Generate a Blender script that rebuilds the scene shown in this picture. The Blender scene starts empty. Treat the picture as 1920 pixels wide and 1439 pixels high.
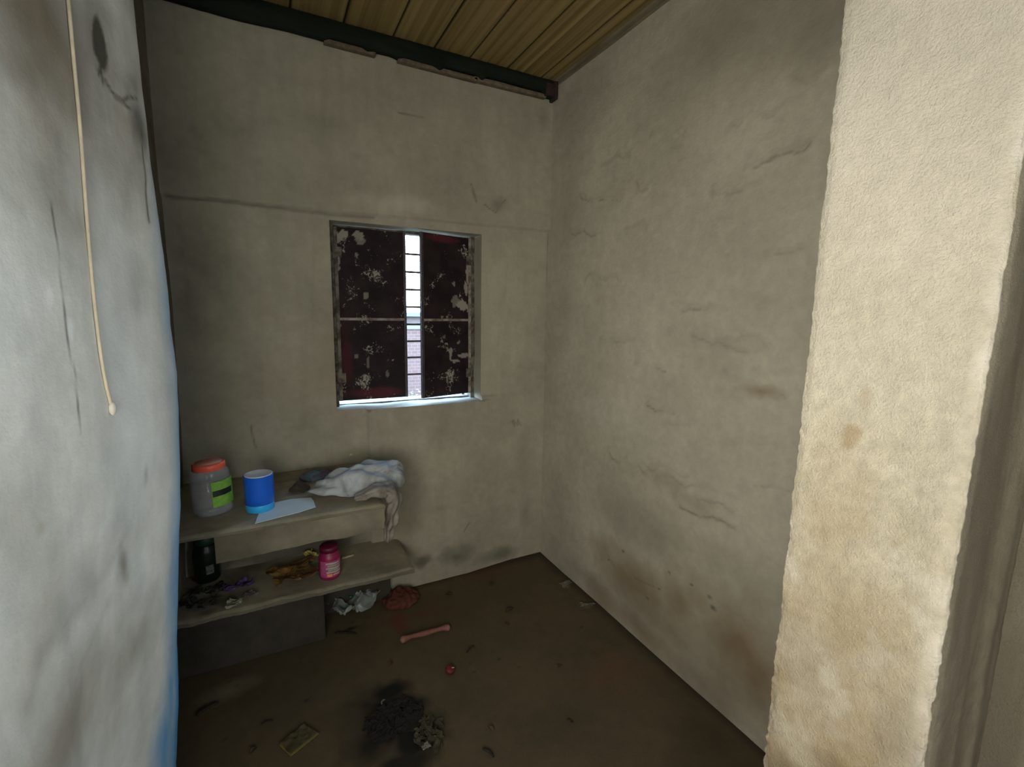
import bpy, bmesh, math, random
import numpy as np
from mathutils import Vector, Matrix, noise

# ------------------------------------------------------------------ camera, world, lights, exposure
SC = bpy.context.scene
F = 887.0
YAW, PIT, ROL = 0.47498, 0.14797, 0.0157
CAM = Vector((0, 0, 1.5))
_f = Vector((math.sin(YAW)*math.cos(PIT), math.cos(YAW)*math.cos(PIT), -math.sin(PIT)))
_r = Vector((math.cos(YAW), -math.sin(YAW), 0))
_u = _r.cross(_f)
_c, _s = math.cos(ROL), math.sin(ROL)
RT, UP = _r*_c + _u*_s, _u*_c - _r*_s
cam_d = bpy.data.cameras.new('camera')
cam_d.sensor_fit = 'HORIZONTAL'; cam_d.sensor_width = 36.0; cam_d.lens = 36.0*F/1920
cam_d.clip_start = 0.02; cam_d.clip_end = 200
cam = bpy.data.objects.new('camera', cam_d)
M = Matrix((RT, UP, -_f)).transposed().to_4x4(); M.translation = CAM
cam.matrix_world = M
SC.collection.objects.link(cam); SC.camera = cam

SC.view_settings.view_transform = 'Standard'; SC.view_settings.look = 'None'
SC.view_settings.gamma = 1.0; SC.view_settings.exposure = 0.0
SC.view_settings.use_curve_mapping = False

SKY_STRENGTH = 25.0
w = bpy.data.worlds.new('overcast_sky'); SC.world = w; w.use_nodes = True
nt = w.node_tree; nt.nodes.clear()
bg = nt.nodes.new('ShaderNodeBackground'); wo = nt.nodes.new('ShaderNodeOutputWorld')
cr = nt.nodes.new('ShaderNodeValToRGB'); tc = nt.nodes.new('ShaderNodeTexCoord'); sx = nt.nodes.new('ShaderNodeSeparateXYZ')
nt.links.new(tc.outputs['Generated'], sx.inputs[0]); nt.links.new(sx.outputs['Z'], cr.inputs[0])
cr.color_ramp.elements[0].color = (0.62, 0.80, 1.0, 1); cr.color_ramp.elements[1].color = (0.30, 0.58, 1.0, 1)
nt.links.new(cr.outputs[0], bg.inputs[0]); bg.inputs[1].default_value = SKY_STRENGTH
nt.links.new(bg.outputs[0], wo.inputs[0])

def area(name, loc, target, sx_, sy_, power, col, portal=False, spread=None):
    l = bpy.data.lights.new(name, 'AREA'); l.shape = 'RECTANGLE'; l.size = sx_; l.size_y = sy_
    l.energy = power; l.color = col
    if portal: l.cycles.is_portal = True
    if spread: l.spread = spread
    o = bpy.data.objects.new(name, l); o.location = loc
    o.rotation_euler = (Vector(target)-Vector(loc)).to_track_quat('-Z', 'Z').to_euler()
    SC.collection.objects.link(o); return o
# sky through the shuttered window
area('window_daylight_portal', (0.66, 2.75, 1.48), (0.66, 0, 1.48), 0.86, 1.0, 1, (1, 1, 1), portal=True)
# added fill lights, unseen, standing in for daylight beside and behind the camera
area('side_fill_light', (-0.50, 0.10, 1.34), (0.28, 0.68, 1.32), 0.80, 0.78, 18.0, (1.0, 0.94, 0.82), spread=math.radians(125))
area('rear_fill_light', (-0.22, -1.42, 1.30), (0.45, 1.0, 1.27), 0.75, 0.9, 14.5, (1.0, 0.95, 0.84), spread=math.radians(140))
area('front_fill_light', (1.36, -0.92, 1.35), (-5, 1.60, 1.30), 0.72, 0.9, 30.0, (0.88, 0.96, 1.0), spread=math.radians(125))

# ------------------------------------------------------------------ helpers
C = SC.collection
rnd = random.Random(7)

def ray(x, y):
    return RT*((x-960)/F) + UP*(-(y-719.5)/F) + _f
def at(x, y, X=None, Y=None, Z=None):
    d = ray(x, y)
    for i, v in enumerate((X, Y, Z)):
        if v is not None: t = (v-CAM[i])/d[i]
    return CAM + d*t

def fbm(a, b, scale, seed=0, octv=4, sa=1.0, sb=1.0):
    """numpy value noise, range about -1..1, a/b arrays in metres, scale = features per metre"""
    out = np.zeros(np.broadcast(a, b).shape); amp = 1.0; tot = 0
    for o in range(octv):
        rs = np.random.RandomState(seed*31+o); g = rs.rand(64, 64)*2-1
        u = a*scale*sa*(2**o)+17.3; v = b*scale*sb*(2**o)+5.1
        iu = np.floor(u).astype(int); iv = np.floor(v).astype(int)
        fu = u-iu; fv = v-iv; fu = fu*fu*(3-2*fu); fv = fv*fv*(3-2*fv)
        i0, i1, j0, j1 = iu % 64, (iu+1) % 64, iv % 64, (iv+1) % 64
        out += amp*((g[i0, j0]*(1-fu)+g[i1, j0]*fu)*(1-fv)+(g[i0, j1]*(1-fu)+g[i1, j1]*fu)*fv)
        tot += amp; amp *= 0.5
    return out/tot*1.6

def blob2(a, b, ca, cb, ra, rb, soft=1.0, rot=0.0, rough=0.35, seed=3):
    """soft patch 0..1 around (ca, cb), with a ragged outline"""
    da, db = a-ca, b-cb
    if rot: da, db = da*math.cos(rot)+db*math.sin(rot), -da*math.sin(rot)+db*math.cos(rot)
    d = np.sqrt((da/ra)**2+(db/rb)**2)+rough*fbm(a, b, 0.9/max(ra, rb)+4, seed, 4)
    return np.clip((1-d)/soft, 0, 1)
def line2(a, b, pts, wd, seed=5, wob=0.004):
    """thin line through pts"""
    best = np.full(np.broadcast(a, b).shape, 9.0)
    aa = a+wob*fbm(a, b, 12, seed, 3); bb = b+wob*fbm(a, b, 12, seed+1, 3)
    for (p0, q0), (p1, q1) in zip(pts, pts[1:]):
        vx, vy = p1-p0, q1-q0; L = vx*vx+vy*vy+1e-9
        t = np.clip(((aa-p0)*vx+(bb-q0)*vy)/L, 0, 1)
        best = np.minimum(best, np.hypot(aa-p0-t*vx, bb-q0-t*vy))
    return np.clip(1-best/wd, 0, 1)

class Grid:
    """collects displaced grids and flat quads into one mesh, with a 'stain' colour per vertex"""
    def __init__(s): s.v = []; s.f = []; s.c = []; s.n = 0
    def add(s, P, col=None, skip=None, flip=False):
        nu, nv = P.shape[:2]
        s.v.append(P.reshape(-1, 3))
        s.c.append(np.zeros((nu*nv, 4)) if col is None else np.dstack(list(col)+[np.ones((nu, nv))]*(4-len(col))).reshape(-1, 4))
        idx = np.arange(nu*nv).reshape(nu, nv)+s.n
        q = np.stack([idx[:-1, :-1], idx[1:, :-1], idx[1:, 1:], idx[:-1, 1:]], -1)
        if skip is not None: q = q[~skip]
        q = q.reshape(-1, 4)
        if flip: q = q[:, ::-1]
        s.f.append(q); s.n += nu*nv
    def quad(s, a, b, c, d, n=2):
        a, b, c, d = (np.array(t, float) for t in (a, b, c, d))
        u = np.linspace(0, 1, n)[:, None, None]; v = np.linspace(0, 1, n)[None, :, None]
        s.add(a*(1-u)*(1-v)+b*u*(1-v)+c*u*v+d*(1-u)*v)
    def box(s, x0, y0, z0, x1, y1, z1):
        p = lambda x, y, z: (x, y, z)
        s.quad(p(x0,y0,z0),p(x0,y1,z0),p(x1,y1,z0),p(x1,y0,z0)); s.quad(p(x0,y0,z1),p(x1,y0,z1),p(x1,y1,z1),p(x0,y1,z1))
        s.quad(p(x0,y0,z0),p(x1,y0,z0),p(x1,y0,z1),p(x0,y0,z1)); s.quad(p(x0,y1,z0),p(x0,y1,z1),p(x1,y1,z1),p(x1,y1,z0))
        s.quad(p(x0,y0,z0),p(x0,y0,z1),p(x0,y1,z1),p(x0,y1,z0)); s.quad(p(x1,y0,z0),p(x1,y1,z0),p(x1,y1,z1),p(x1,y0,z1))
    def build(s, name, mat, parent=None, smooth=True):
        me = bpy.data.meshes.new(name)
        V = np.vstack(s.v).astype(np.float32); Q = np.vstack(s.f).astype(np.int32); K = np.vstack(s.c).astype(np.float32)
        me.vertices.add(len(V)); me.vertices.foreach_set('co', V.ravel())
        me.loops.add(Q.size); me.loops.foreach_set('vertex_index', Q.ravel())
        me.polygons.add(len(Q)); me.polygons.foreach_set('loop_start', np.arange(0, Q.size, 4, dtype=np.int32))
        me.update(calc_edges=True)
        if smooth: me.polygons.foreach_set('use_smooth', np.ones(len(Q), bool))
        ca = me.color_attributes.new('stain_and_shade', 'FLOAT_COLOR', 'POINT'); ca.data.foreach_set('color', K.ravel())
        me.materials.append(mat); me.validate()
        return link(name, me, parent)

def link(name, me, parent=None):
    o = bpy.data.objects.new(name, me); C.objects.link(o)
    if parent: o.parent = parent
    return o
def struct(o): o['kind'] = 'structure'; return o
def tag(o, label, cat, group=None, kind=None):
    o['label'] = label; o['category'] = cat
    if group: o['group'] = group
    if kind: o['kind'] = kind
    return o
def empty(name, loc, rz=0.0):
    o = bpy.data.objects.new(name, None); C.objects.link(o); o.location = loc; o.rotation_euler = (0, 0, rz)
    o.empty_display_size = 0.05; return o
def from_bm(name, bm, mat, parent=None, smooth=True, sharp=None):
    bmesh.ops.recalc_face_normals(bm, faces=bm.faces)
    me = bpy.data.meshes.new(name); bm.to_mesh(me); bm.free()
    me.materials.append(mat)
    if smooth:
        for p in me.polygons: p.use_smooth = True
        if sharp: me.set_sharp_from_angle(angle=sharp)
    return link(name, me, parent)
def bm_box(bm, x0, y0, z0, x1, y1, z1, bev=0.0, rot=None, pivot=(0, 0, 0)):
    r = bmesh.ops.create_cube(bm, size=1.0); vs = r['verts']
    for v in vs: v.co = Vector(((x0+x1)/2+v.co.x*(x1-x0), (y0+y1)/2+v.co.y*(y1-y0), (z0+z1)/2+v.co.z*(z1-z0)))
    if rot is not None:
        P = Vector(pivot)
        for v in vs: v.co = P+rot @ (v.co-P)
    if bev:
        es = list({e for v in vs for e in v.link_edges})
        bmesh.ops.bevel(bm, geom=es, offset=bev, segments=2, affect='EDGES', profile=0.5)
def bm_lathe(bm, prof, n=48, cap0=True, cap1=True, ox=0, oy=0, wob=None):
    rings = []
    for r, z in prof:
        ring = []
        for k in range(n):
            a = 2*math.pi*k/n; rr = r*(wob(a, z) if wob else 1)
            ring.append(bm.verts.new((ox+rr*math.cos(a), oy+rr*math.sin(a), z)))
        rings.append(ring)
    for A, B in zip(rings, rings[1:]):
        for k in range(n): bm.faces.new((A[k], A[(k+1) % n], B[(k+1) % n], B[k]))
    if cap0: bm.faces.new(rings[0][::-1])
    if cap1: bm.faces.new(rings[-1])
def bm_tube(bm, pts, rad, n=10):
    pts = [Vector(p) for p in pts]; rings = []
    R_ = rad if isinstance(rad, (list, tuple)) else [rad]*len(pts)
    for i, p in enumerate(pts):
        t = (pts[min(i+1, len(pts)-1)]-pts[max(i-1, 0)]).normalized()
        a = t.orthogonal().normalized() if i == 0 else (a-t*a.dot(t)).normalized()
        b = t.cross(a)
        rings.append([bm.verts.new(p+(a*math.cos(2*math.pi*k/n)+b*math.sin(2*math.pi*k/n))*R_[i]) for k in range(n)])
    for A, B in zip(rings, rings[1:]):
        for k in range(n): bm.faces.new((A[k], A[(k+1) % n], B[(k+1) % n], B[k]))
    bm.faces.new(rings[0][::-1]); bm.faces.new(rings[-1])

# ------------------------------------------------------------------ materials
def mat(name):
    m = bpy.data.materials.new(name); m.use_nodes = True
    n = m.node_tree; b = n.nodes['Principled BSDF']; return m, n, b
def N(n, t, **kw):
    x = n.nodes.new(t)
    for k, v in kw.items(): setattr(x, k, v)
    return x
def mixc(n, fac, a, b, blend='MIX'):
    x = N(n, 'ShaderNodeMix', data_type='RGBA', blend_type=blend)
    for sock, v in ((0, fac), (6, a), (7, b)):
        if isinstance(v, (int, float)): x.inputs[sock].default_value = v
        elif isinstance(v, tuple): x.inputs[sock].default_value = (*v, 1)[:4]
        else: n.links.new(v, x.inputs[sock])
    return x.outputs[2]
def noise_tex(n, scale, detail=4, rough=0.6, vec=None, dist=0.0, sc=None):
    x = N(n, 'ShaderNodeTexNoise'); x.inputs['Scale'].default_value = scale; x.inputs['Detail'].default_value = detail
    x.inputs['Roughness'].default_value = rough; x.inputs['Distortion'].default_value = dist
    if vec is None: vec = N(n, 'ShaderNodeTexCoord').outputs['Object']
    if sc:
        mp = N(n, 'ShaderNodeMapping'); mp.inputs['Scale'].default_value = sc
        n.links.new(vec, mp.inputs[0]); vec = mp.outputs[0]
    n.links.new(vec, x.inputs['Vector']); return x.outputs[0]
def ramp(n, val, p0, p1, c0=(0, 0, 0), c1=(1, 1, 1)):
    x = N(n, 'ShaderNodeValToRGB'); e = x.color_ramp.elements
    e[0].position = p0; e[1].position = p1; e[0].color = (*c0, 1); e[1].color = (*c1, 1)
    n.links.new(val, x.inputs[0]); return x.outputs[0]
def plaster(name, base, alt, darkc=(0.045, 0.042, 0.032), brownc=(0.16, 0.11, 0.055), lightc=(0.62, 0.60, 0.54),
            bump=0.35, fine=90, rough=0.92, streak=0.35, streak_sc=(14, 14, 1.4), large=2.2, edgec=None, grain=(0.88, 1.07)):
    m, n, b = mat(name)
    tcx = N(n, 'ShaderNodeTexCoord').outputs['Object']
    c = mixc(n, ramp(n, noise_tex(n, large, 6, 0.62, tcx), 0.36, 0.66), base, alt)
    st = ramp(n, noise_tex(n, 1.0, 5, 0.6, tcx, 0.6, sc=streak_sc), 0.42, 0.75)
    k = N(n, 'ShaderNodeMath', operation='MULTIPLY'); n.links.new(st, k.inputs[0]); k.inputs[1].default_value = streak
    c = mixc(n, k.outputs[0], c, tuple(x*0.62 for x in base))
    mot = ramp(n, noise_tex(n, fine*0.25, 5, 0.7, tcx), 0.3, 0.75, (grain[0],)*3, (grain[1],)*3)
    c = mixc(n, 1.0, c, mot, 'MULTIPLY')
    at_ = N(n, 'ShaderNodeAttribute', attribute_name='stain_and_shade'); sp = N(n, 'ShaderNodeSeparateColor')
    n.links.new(at_.outputs['Color'], sp.inputs[0])
    c = mixc(n, sp.outputs[1], c, brownc); c = mixc(n, sp.outputs[2], c, lightc); c = mixc(n, sp.outputs[0], c, darkc)
    if edgec: c = mixc(n, at_.outputs['Alpha'], c, edgec)
    n.links.new(c, b.inputs['Base Color']); b.inputs['Roughness'].default_value = rough
    b.inputs['Specular IOR Level'].default_value = 0.25
    bp = N(n, 'ShaderNodeBump'); bp.inputs['Strength'].default_value = bump; bp.inputs['Distance'].default_value = 0.006
    n.links.new(noise_tex(n, fine, 6, 0.7, tcx), bp.inputs['Height']); n.links.new(bp.outputs[0], b.inputs['Normal'])
    return m
def plain(name, col, rough=0.6, alt=None, scale=30, bump=0.0, metal=0.0, spec=0.5, trans=0.0, alpha=1.0, sc=None, lo=0.35, hi=0.65, ior=1.45):
    m, n, b = mat(name)
    if alt is not None:
        c = mixc(n, ramp(n, noise_tex(n, scale, 5, 0.65, sc=sc), lo, hi), col, alt); n.links.new(c, b.inputs['Base Color'])
    else:
        c = mixc(n, ramp(n, noise_tex(n, scale, 4, 0.6, sc=sc), 0.3, 0.7), col, tuple(x*0.85 for x in col)); n.links.new(c, b.inputs['Base Color'])
    b.inputs['Roughness'].default_value = rough; b.inputs['Metallic'].default_value = metal
    b.inputs['Specular IOR Level'].default_value = spec; b.inputs['Transmission Weight'].default_value = trans
    b.inputs['Alpha'].default_value = alpha; b.inputs['IOR'].default_value = ior
    if bump:
        bp = N(n, 'ShaderNodeBump'); bp.inputs['Strength'].default_value = bump; bp.inputs['Distance'].default_value = 0.004
        n.links.new(noise_tex(n, scale*2, 5, 0.6, sc=sc), bp.inputs['Height']); n.links.new(bp.outputs[0], b.inputs['Normal'])
    return m

M_back = plaster('grey_cement_plaster', (0.34, 0.322, 0.258), (0.26, 0.247, 0.197), streak=0.35)
M_right = plaster('grey_cement_plaster_trowelled', (0.415, 0.39, 0.315), (0.325, 0.305, 0.245), streak=0.25, streak_sc=(8, 3, 1.6), darkc=(0.10, 0.09, 0.065))
M_left = plaster('pale_limewashed_plaster', (0.66, 0.68, 0.65), (0.50, 0.515, 0.49), streak=0.55, streak_sc=(5, 7, 1.1), bump=0.25, fine=60, lightc=(0.80, 0.85, 0.88), edgec=(0.07, 0.27, 0.52))
M_pillar = plaster('bright_rough_cement', (0.66, 0.61, 0.49), (0.54, 0.49, 0.37), brownc=(0.36, 0.27, 0.15), lightc=(0.80, 0.77, 0.69),
                   bump=1.0, fine=190, grain=(0.78, 1.12), streak=0.25, streak_sc=(20, 20, 5), large=5, darkc=(0.13, 0.115, 0.085))
M_floor = plaster('dirt_dusted_floor', (0.095, 0.072, 0.040), (0.072, 0.057, 0.034), darkc=(0.008, 0.008, 0.006), brownc=(0.13, 0.035, 0.02),
                  lightc=(0.22, 0.20, 0.14), bump=0.4, fine=70, streak=0.2, streak_sc=(5, 5, 5), large=3.5)
M_shelf = plaster('worn_cement_slab', (0.33, 0.30, 0.22), (0.20, 0.18, 0.13), streak=0.2, streak_sc=(6, 12, 6), large=6)
M_kitchen = plaster('dark_cement', (0.195, 0.18, 0.135), (0.115, 0.105, 0.08), streak=0.3, large=5)  # dark cement tone of the niche wall and fascia
M_ante = plaster('front_room_plaster', (0.50, 0.47, 0.38), (0.38, 0.35, 0.28))

# ------------------------------------------------------------------ room dimensions
XL, XR, YB, ZC = -0.36, 1.462, 2.419, 2.737       # left wall, right wall, back wall, ceiling of the small room
WX0, WX1, WZ0, WZ1 = 0.278, 1.047, 1.012, 1.915   # window opening in the back wall
YP0, YP1, XP = 0.283, 0.546, 0.90                 # partition thickness and its exposed end
def axis(lo, hi, step, brk=()):
    pts = sorted({lo, hi, *[b for b in brk if lo < b < hi]}); out = []
    for a, b in zip(pts, pts[1:]): out += list(np.linspace(a, b, max(2, int(round((b-a)/step))+1)))[:-1]
    return np.array(out+[hi])

# ---- back wall, with the window hole, the shallow lintel ledge and the thicker wall under the sill
def back_surface(x, z):
    y = YB + 0.004*fbm(x, z, 2.2, 1, 4)
    zl = 1.943+0.012*x
    y -= 0.022*np.clip((z-zl)/0.012, 0, 1)                     # upper wall stands proud above a ledge line
    under = np.clip((x-0.418)/0.006, 0, 1)*np.clip((1.040-z)/0.014, 0, 1)*np.clip((1.25-x)/0.3, 0, 1)
    y -= 0.032*under
    return y
xs = axis(XL-0.07, XR+0.05, 0.007, (WX0, WX1, 0.418, 0.424)); zs = axis(0-0.02, ZC+0.05, 0.008, (WZ0, WZ1, 1.943, 1.026, 1.040))
X, Z = np.meshgrid(xs, zs, indexing='ij')
D = np.zeros_like(X); B_ = np.zeros_like(X); L_ = np.zeros_like(X)
def bpix(px, py): p = at(px, py, Y=YB); return p.x, p.z
def dk(px, py, rx, rz, k, soft=0.9, seed=3, rot=0, arr=None, rough=0.35):
    global D
    a, b = bpix(px, py); v = k*blob2(X, Z, a, b, rx, rz, soft, rot, rough, seed)
    if arr is None: D = np.maximum(D, v)
    else: np.maximum(arr, v, out=arr)
dk(368, 490, 0.13, 0.20, 0.42, 1.3, 11); dk(350, 560, 0.08, 0.22, 0.35, 1.3, 12); dk(450, 250, 0.14, 0.09, 0.22, 1.2, 13)
dk(330, 290, 0.14, 0.15, 0.3, 1.2, 14); dk(640, 170, 0.3, 0.06, 0.15, 1.2, 15)
dk(600, 235, 0.12, 0.08, 0.14, 1.2, 65)
dk(930, 385, 0.05, 0.05, 0.45, 1.2, 16); dk(885, 365, 0.012, 0.05, 0.45, 1.0, 17, 0.4)
dk(850, 1040, 0.14, 0.075, 0.62, 0.8, 18, -0.1); dk(930, 1040, 0.16, 0.055, 0.55, 0.9, 19); dk(790, 1050, 0.06, 0.05, 0.6, 0.8, 20)
dk(985, 960, 0.07, 0.20, 0.42, 1.4, 21); dk(980, 850, 0.07, 0.2, 0.25, 1.4, 22); dk(820, 950, 0.12, 0.03, 0.2, 1.1, 23)
dk(540, 820, 0.05, 0.03, 0.2, 1, 24); dk(620, 815, 0.10, 0.07, 0.16, 1.2, 25)
dk(905, 750, 0.05, 0.012, 0.55, 0.9, 27, 0.1); dk(690, 768, 0.014, 0.012, 0.8, 0.8, 28)
dk(470, 300, 0.10, 0.04, 0.14, 1.0, 29)
dk(1015, 225, 0.04, 0.07, 0.3, 1.1, 30)
D = np.maximum(D, 0.80*np.clip(1.3-np.hypot(np.maximum(0, np.abs(X-0.0)-0.30)/0.09, np.maximum(0, np.abs(Z-0.48)-0.16)/0.09)+0.5*fbm(X, Z, 8, 37, 4), 0, 1))  # shade painted on the wall between worktop and ledge
B_ = np.maximum(B_, 0.35*blob2(X, Z, *bpix(600, 700), 0.5, 0.4, 1.5, 0, 0.5, 31))
B_ = np.maximum(B_, 0.3*blob2(X, Z, *bpix(750, 980), 0.3, 0.1, 1.2, 0, 0.4, 32))
L_ = np.maximum(L_, 0.16*blob2(X, Z, *bpix(620, 300), 0.6, 0.14, 1.4, 0, 0.5, 33))
L_ = np.maximum(L_, 0.22*blob2(X, Z, *bpix(760, 385), 0.3, 0.05, 1.0, 0, 0.4, 34))
L_ = np.maximum(L_, 0.12*blob2(X, Z, *bpix(770, 820), 0.2, 0.08, 1.0, 0, 0.4, 35))
L_ = np.maximum(L_, blob2(X, Z, *bpix(658, 853), 0.006, 0.006, 0.6, 0, 0.1, 36))
for pts in ([(310, 369), (420, 379), (560, 396), (700, 408)], ):
    D = np.maximum(D, 0.5*line2(X, Z, [bpix(*p) for p in pts], 0.010, 41, 0.006))
for k, pts in enumerate(([(880, 345), (890, 380)], [(905, 385), (925, 400), (945, 375)], [(960, 790), (966, 800), (962, 788), (972, 797), (970, 785), (978, 799)],
            [(470, 800), (480, 840)], [(866, 993), (876, 978)], [(1028, 440), (1026, 600), (1022, 760)], [(745, 215), (790, 222)])):
    D = np.maximum(D, 0.55*line2(X, Z, [bpix(*p) for p in pts], 0.006, 42+k, 0.004))
cx, cz = (xs[:-1]+xs[1:])/2, (zs[:-1]+zs[1:])/2
CX, CZ = np.meshgrid(cx, cz, indexing='ij')
hole = (CX > WX0) & (CX < WX1) & (CZ > WZ0) & (CZ < WZ1)
g = Grid(); P = np.dstack([X, back_surface(X, Z), Z]); g.add(P, (D, B_, L_), hole)
YO = 2.68                                                        # outer face
def rev(f, n=14, m=80):                                          # rough plastered reveals
    u = np.linspace(0, 1, n); v = np.linspace(0, 1, m); U, V = np.meshgrid(u, v, indexing='ij'); g.add(f(U, V))
def yy(U, x, z): return back_surface(x, z)*(1-U)+YO*U
nz = lambda U, V, s: 0.004*fbm(U*0.3, V, 6, s, 4)*np.sin(np.pi*np.clip(U*1.0, 0, 1))
rev(lambda U, V: np.dstack([WX0+nz(U, V, 51), yy(U, WX0+0*U, WZ0+V*(WZ1-WZ0)), WZ0+V*(WZ1-WZ0)]))
rev(lambda U, V: np.dstack([WX1-nz(U, V, 52), yy(U, WX1+0*U, WZ0+V*(WZ1-WZ0)), WZ0+V*(WZ1-WZ0)]))
rev(lambda U, V: np.dstack([WX0+V*(WX1-WX0), yy(U, WX0+V*(WX1-WX0), WZ0+0*U), WZ0+nz(U, V, 53)]))
rev(lambda U, V: np.dstack([WX0+V*(WX1-WX0), yy(U, WX0+V*(WX1-WX0), WZ1+0*U), WZ1-nz(U, V, 54)+0*V]))
for (a, b, c_, d_) in ((XL-.02, WX0, -.02, ZC+.05), (WX1, XR+.05, -.02, ZC+.05), (WX0, WX1, -.02, WZ0), (WX0, WX1, WZ1, ZC+.05)):
    g.quad((a, YO, c_), (a, YO, d_), (b, YO, d_), (b, YO, c_))
struct(g.build('wall_back', M_back))

# ---- right wall of the small room: trowel ripples, damp brown foot, painted shade at top and foot
ys = axis(YP1-0.12, YB+0.03, 0.007); zs2 = axis(-0.02, ZC+0.05, 0.008)
Yg, Z = np.meshgrid(ys, zs2, indexing='ij')
def rpix(px, py): p = at(px, py, X=XR); return p.y, p.z
xr = XR+0.004*fbm(Yg, Z, 2.0, 61, 4)+0.0012*fbm(Yg, Z, 7, 62, 3, 0.4, 2.0)
D = np.zeros_like(Yg); B_ = np.zeros_like(Yg); L_ = np.zeros_like(Yg)
dents = [(1130, 372, 40, .1), (1190, 348, 25, .1), (1160, 300, 25, -.3), (1460, 290, 60, -.3), (1440, 215, 70, -.35), (1500, 150, 40, -.35), (1100, 440, 25, 0), (1200, 430, 25, .1),
         (1320, 585, 45, .05), (1290, 575, 30, .1), (1350, 640, 50, .3), (1430, 735, 40, .1), (1445, 700, 35, .1), (1400, 715, 40, .35), (1265, 792, 22, .05),
         (1240, 765, 25, .3), (1280, 905, 60, .3), (1320, 940, 50, .25), (1250, 880, 40, .3), (1450, 910, 40, .1), (1410, 640, 40, .2), (1330, 970, 50, .35),
         (1180, 870, 30, .4), (1160, 640, 30, .1), (1220, 690, 25, .2), (1470, 470, 40, -.1), (1420, 560, 40, .05), (1250, 250, 30, -.2), (1385, 350, 45, -.25), (1130, 520, 30, 0)]
for k, (px, py, wpx, sl) in enumerate(dents):
    a0 = rpix(px-wpx, py+sl*-wpx); a1 = rpix(px, py-3); a2 = rpix(px+wpx, py+sl*wpx)
    lw = line2(Yg, Z, [a0, a1, a2], 0.020, 70+k, 0.022); ls = line2(Yg, Z+0.006, [a0, a1, a2], 0.007, 70+k, 0.022)
    xr -= 0.0026*lw*lw*(3-2*lw)
    msk = np.clip(0.5+1.1*fbm(Yg, Z, 9, 170+k, 2), 0, 1)
    D = np.maximum(D, (0.38 if k % 3 else 0.6)*ls*msk); D = np.maximum(D, 0.10*lw)
def rk(px, py, ry, rz, k, soft, seed, arr, rot=0):
    a, b = rpix(px, py); np.maximum(arr, k*blob2(Yg, Z, a, b, ry, rz, soft, rot, 0.4, seed), out=arr)
rk(1200, 1100, 0.45, 0.16, 0.75, 1.1, 101, B_); rk(1320, 1150, 0.25, 0.16, 0.6, 1.2, 102, B_); rk(1430, 735, 0.10, 0.03, 0.6, 0.9, 103, B_)
rk(1380, 1220, 0.50, 0.26, 0.85, 1.0, 113, B_); rk(1200, 1180, 0.6, 0.10, 0.7, 1.0, 114, B_); rk(1400, 60, 0.8, 0.34, 0.50, 1.2, 115, D); rk(1250, 1010, 0.6, 0.16, 0.42, 1.2, 116, D); rk(1300, 1240, 0.7, 0.2, 0.4, 1.2, 117, D); rk(1110, 1090, 0.3, 0.06, 0.35, 1.2, 104, D); rk(1310, 950, 0.14, 0.05, 0.25, 1.2, 105, B_); rk(1250, 905, 0.14, 0.04, 0.3, 1.1, 106, B_)  # shade painted near the ceiling and over the damp brown foot
rk(1090, 200, 0.25, 0.22, 0.3, 1.3, 107, D); rk(1060, 500, 0.14, 0.5, 0.16, 1.3, 108, D); rk(1045, 950, 0.15, 0.3, 0.3, 1.3, 109, D)
rk(1160, 360, 0.20, 0.14, 0.18, 1.3, 110, D)
for k, (px, py, r) in enumerate(((1168, 1034, .010), (1214, 1122, .013), (1330, 1120, .012), (1297, 1097, .008), (1255, 1075, .007), (1336, 1140, .012), (1140, 1050, .006), (1237, 1105, .006))):
    a, b = rpix(px, py); D = np.maximum(D, 0.85*blob2(Yg, Z, a, b, r*1.5, r, 0.6, 0, 0.3, 120+k))
D = np.maximum(D, 0.5*line2(Yg, Z, [rpix(1190, 1085), rpix(1225, 1100)], 0.006, 131)); D = np.maximum(D, 0.45*line2(Yg, Z, [rpix(1138, 1040), rpix(1150, 1062)], 0.006, 132))
g = Grid(); g.add(np.dstack([xr, Yg, Z]), (D, B_, L_), flip=True)
g.box(XR+0.03, YP1-0.12, -0.02, XR+0.23, YO, ZC+0.05)
for z in (-0.02, ZC+0.05): g.quad((XR-.005, YP1-0.12, z), (XR+.03, YP1-0.12, z), (XR+.03, YB, z), (XR-.005, YB, z))
struct(g.build('wall_right', M_right))

# ---- left side: near wall that swells to a rounded, uneven end, then the recessed wall of the small room
prof = [(-0.411, 0.47, 0), (-0.383, 0.60, 0), (-0.345, 0.78, 0), (-0.319, 0.90, 0), (-0.281, 1.08, 0), (-0.250, 1.22, 0), (-0.222, 1.32, 0), (-0.209, 1.385, 1), (-0.2085, 1.415, 1),
        (-0.218, 1.442, 1), (-0.238, 1.462, 1), (-0.270, 1.474, 1), (XL, 1.480, 1), (-0.45, 1.484, 1)]
prof = [(-0.36+ (p[0]+0.36), p[1], p[2]) for p in prof]
pp = np.array([(a, b) for a, b, _ in prof])
def spline(P_, n):                                              # dense resample by arc length
    s = np.r_[0, np.cumsum(np.hypot(*np.diff(P_, axis=0).T))]; t = np.linspace(0, s[-1], 800)
    x = np.interp(t, s, P_[:, 0]); y = np.interp(t, s, P_[:, 1])
    k = np.hanning(41); k /= k.sum(); xp = np.convolve(np.pad(x, 20, 'edge'), k, 'valid'); yp = np.convolve(np.pad(y, 20, 'edge'), k, 'valid')
    tt = np.linspace(0, s[-1], n); return np.interp(tt, t, xp), np.interp(tt, t, yp)
sx_, sy_ = spline(pp, 230)
zs3 = axis(-0.02, ZC+0.05, 0.007)
SXg, Z = np.meshgrid(sx_, zs3, indexing='ij'); SYg, _z = np.meshgrid(sy_, zs3, indexing='ij')
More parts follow.
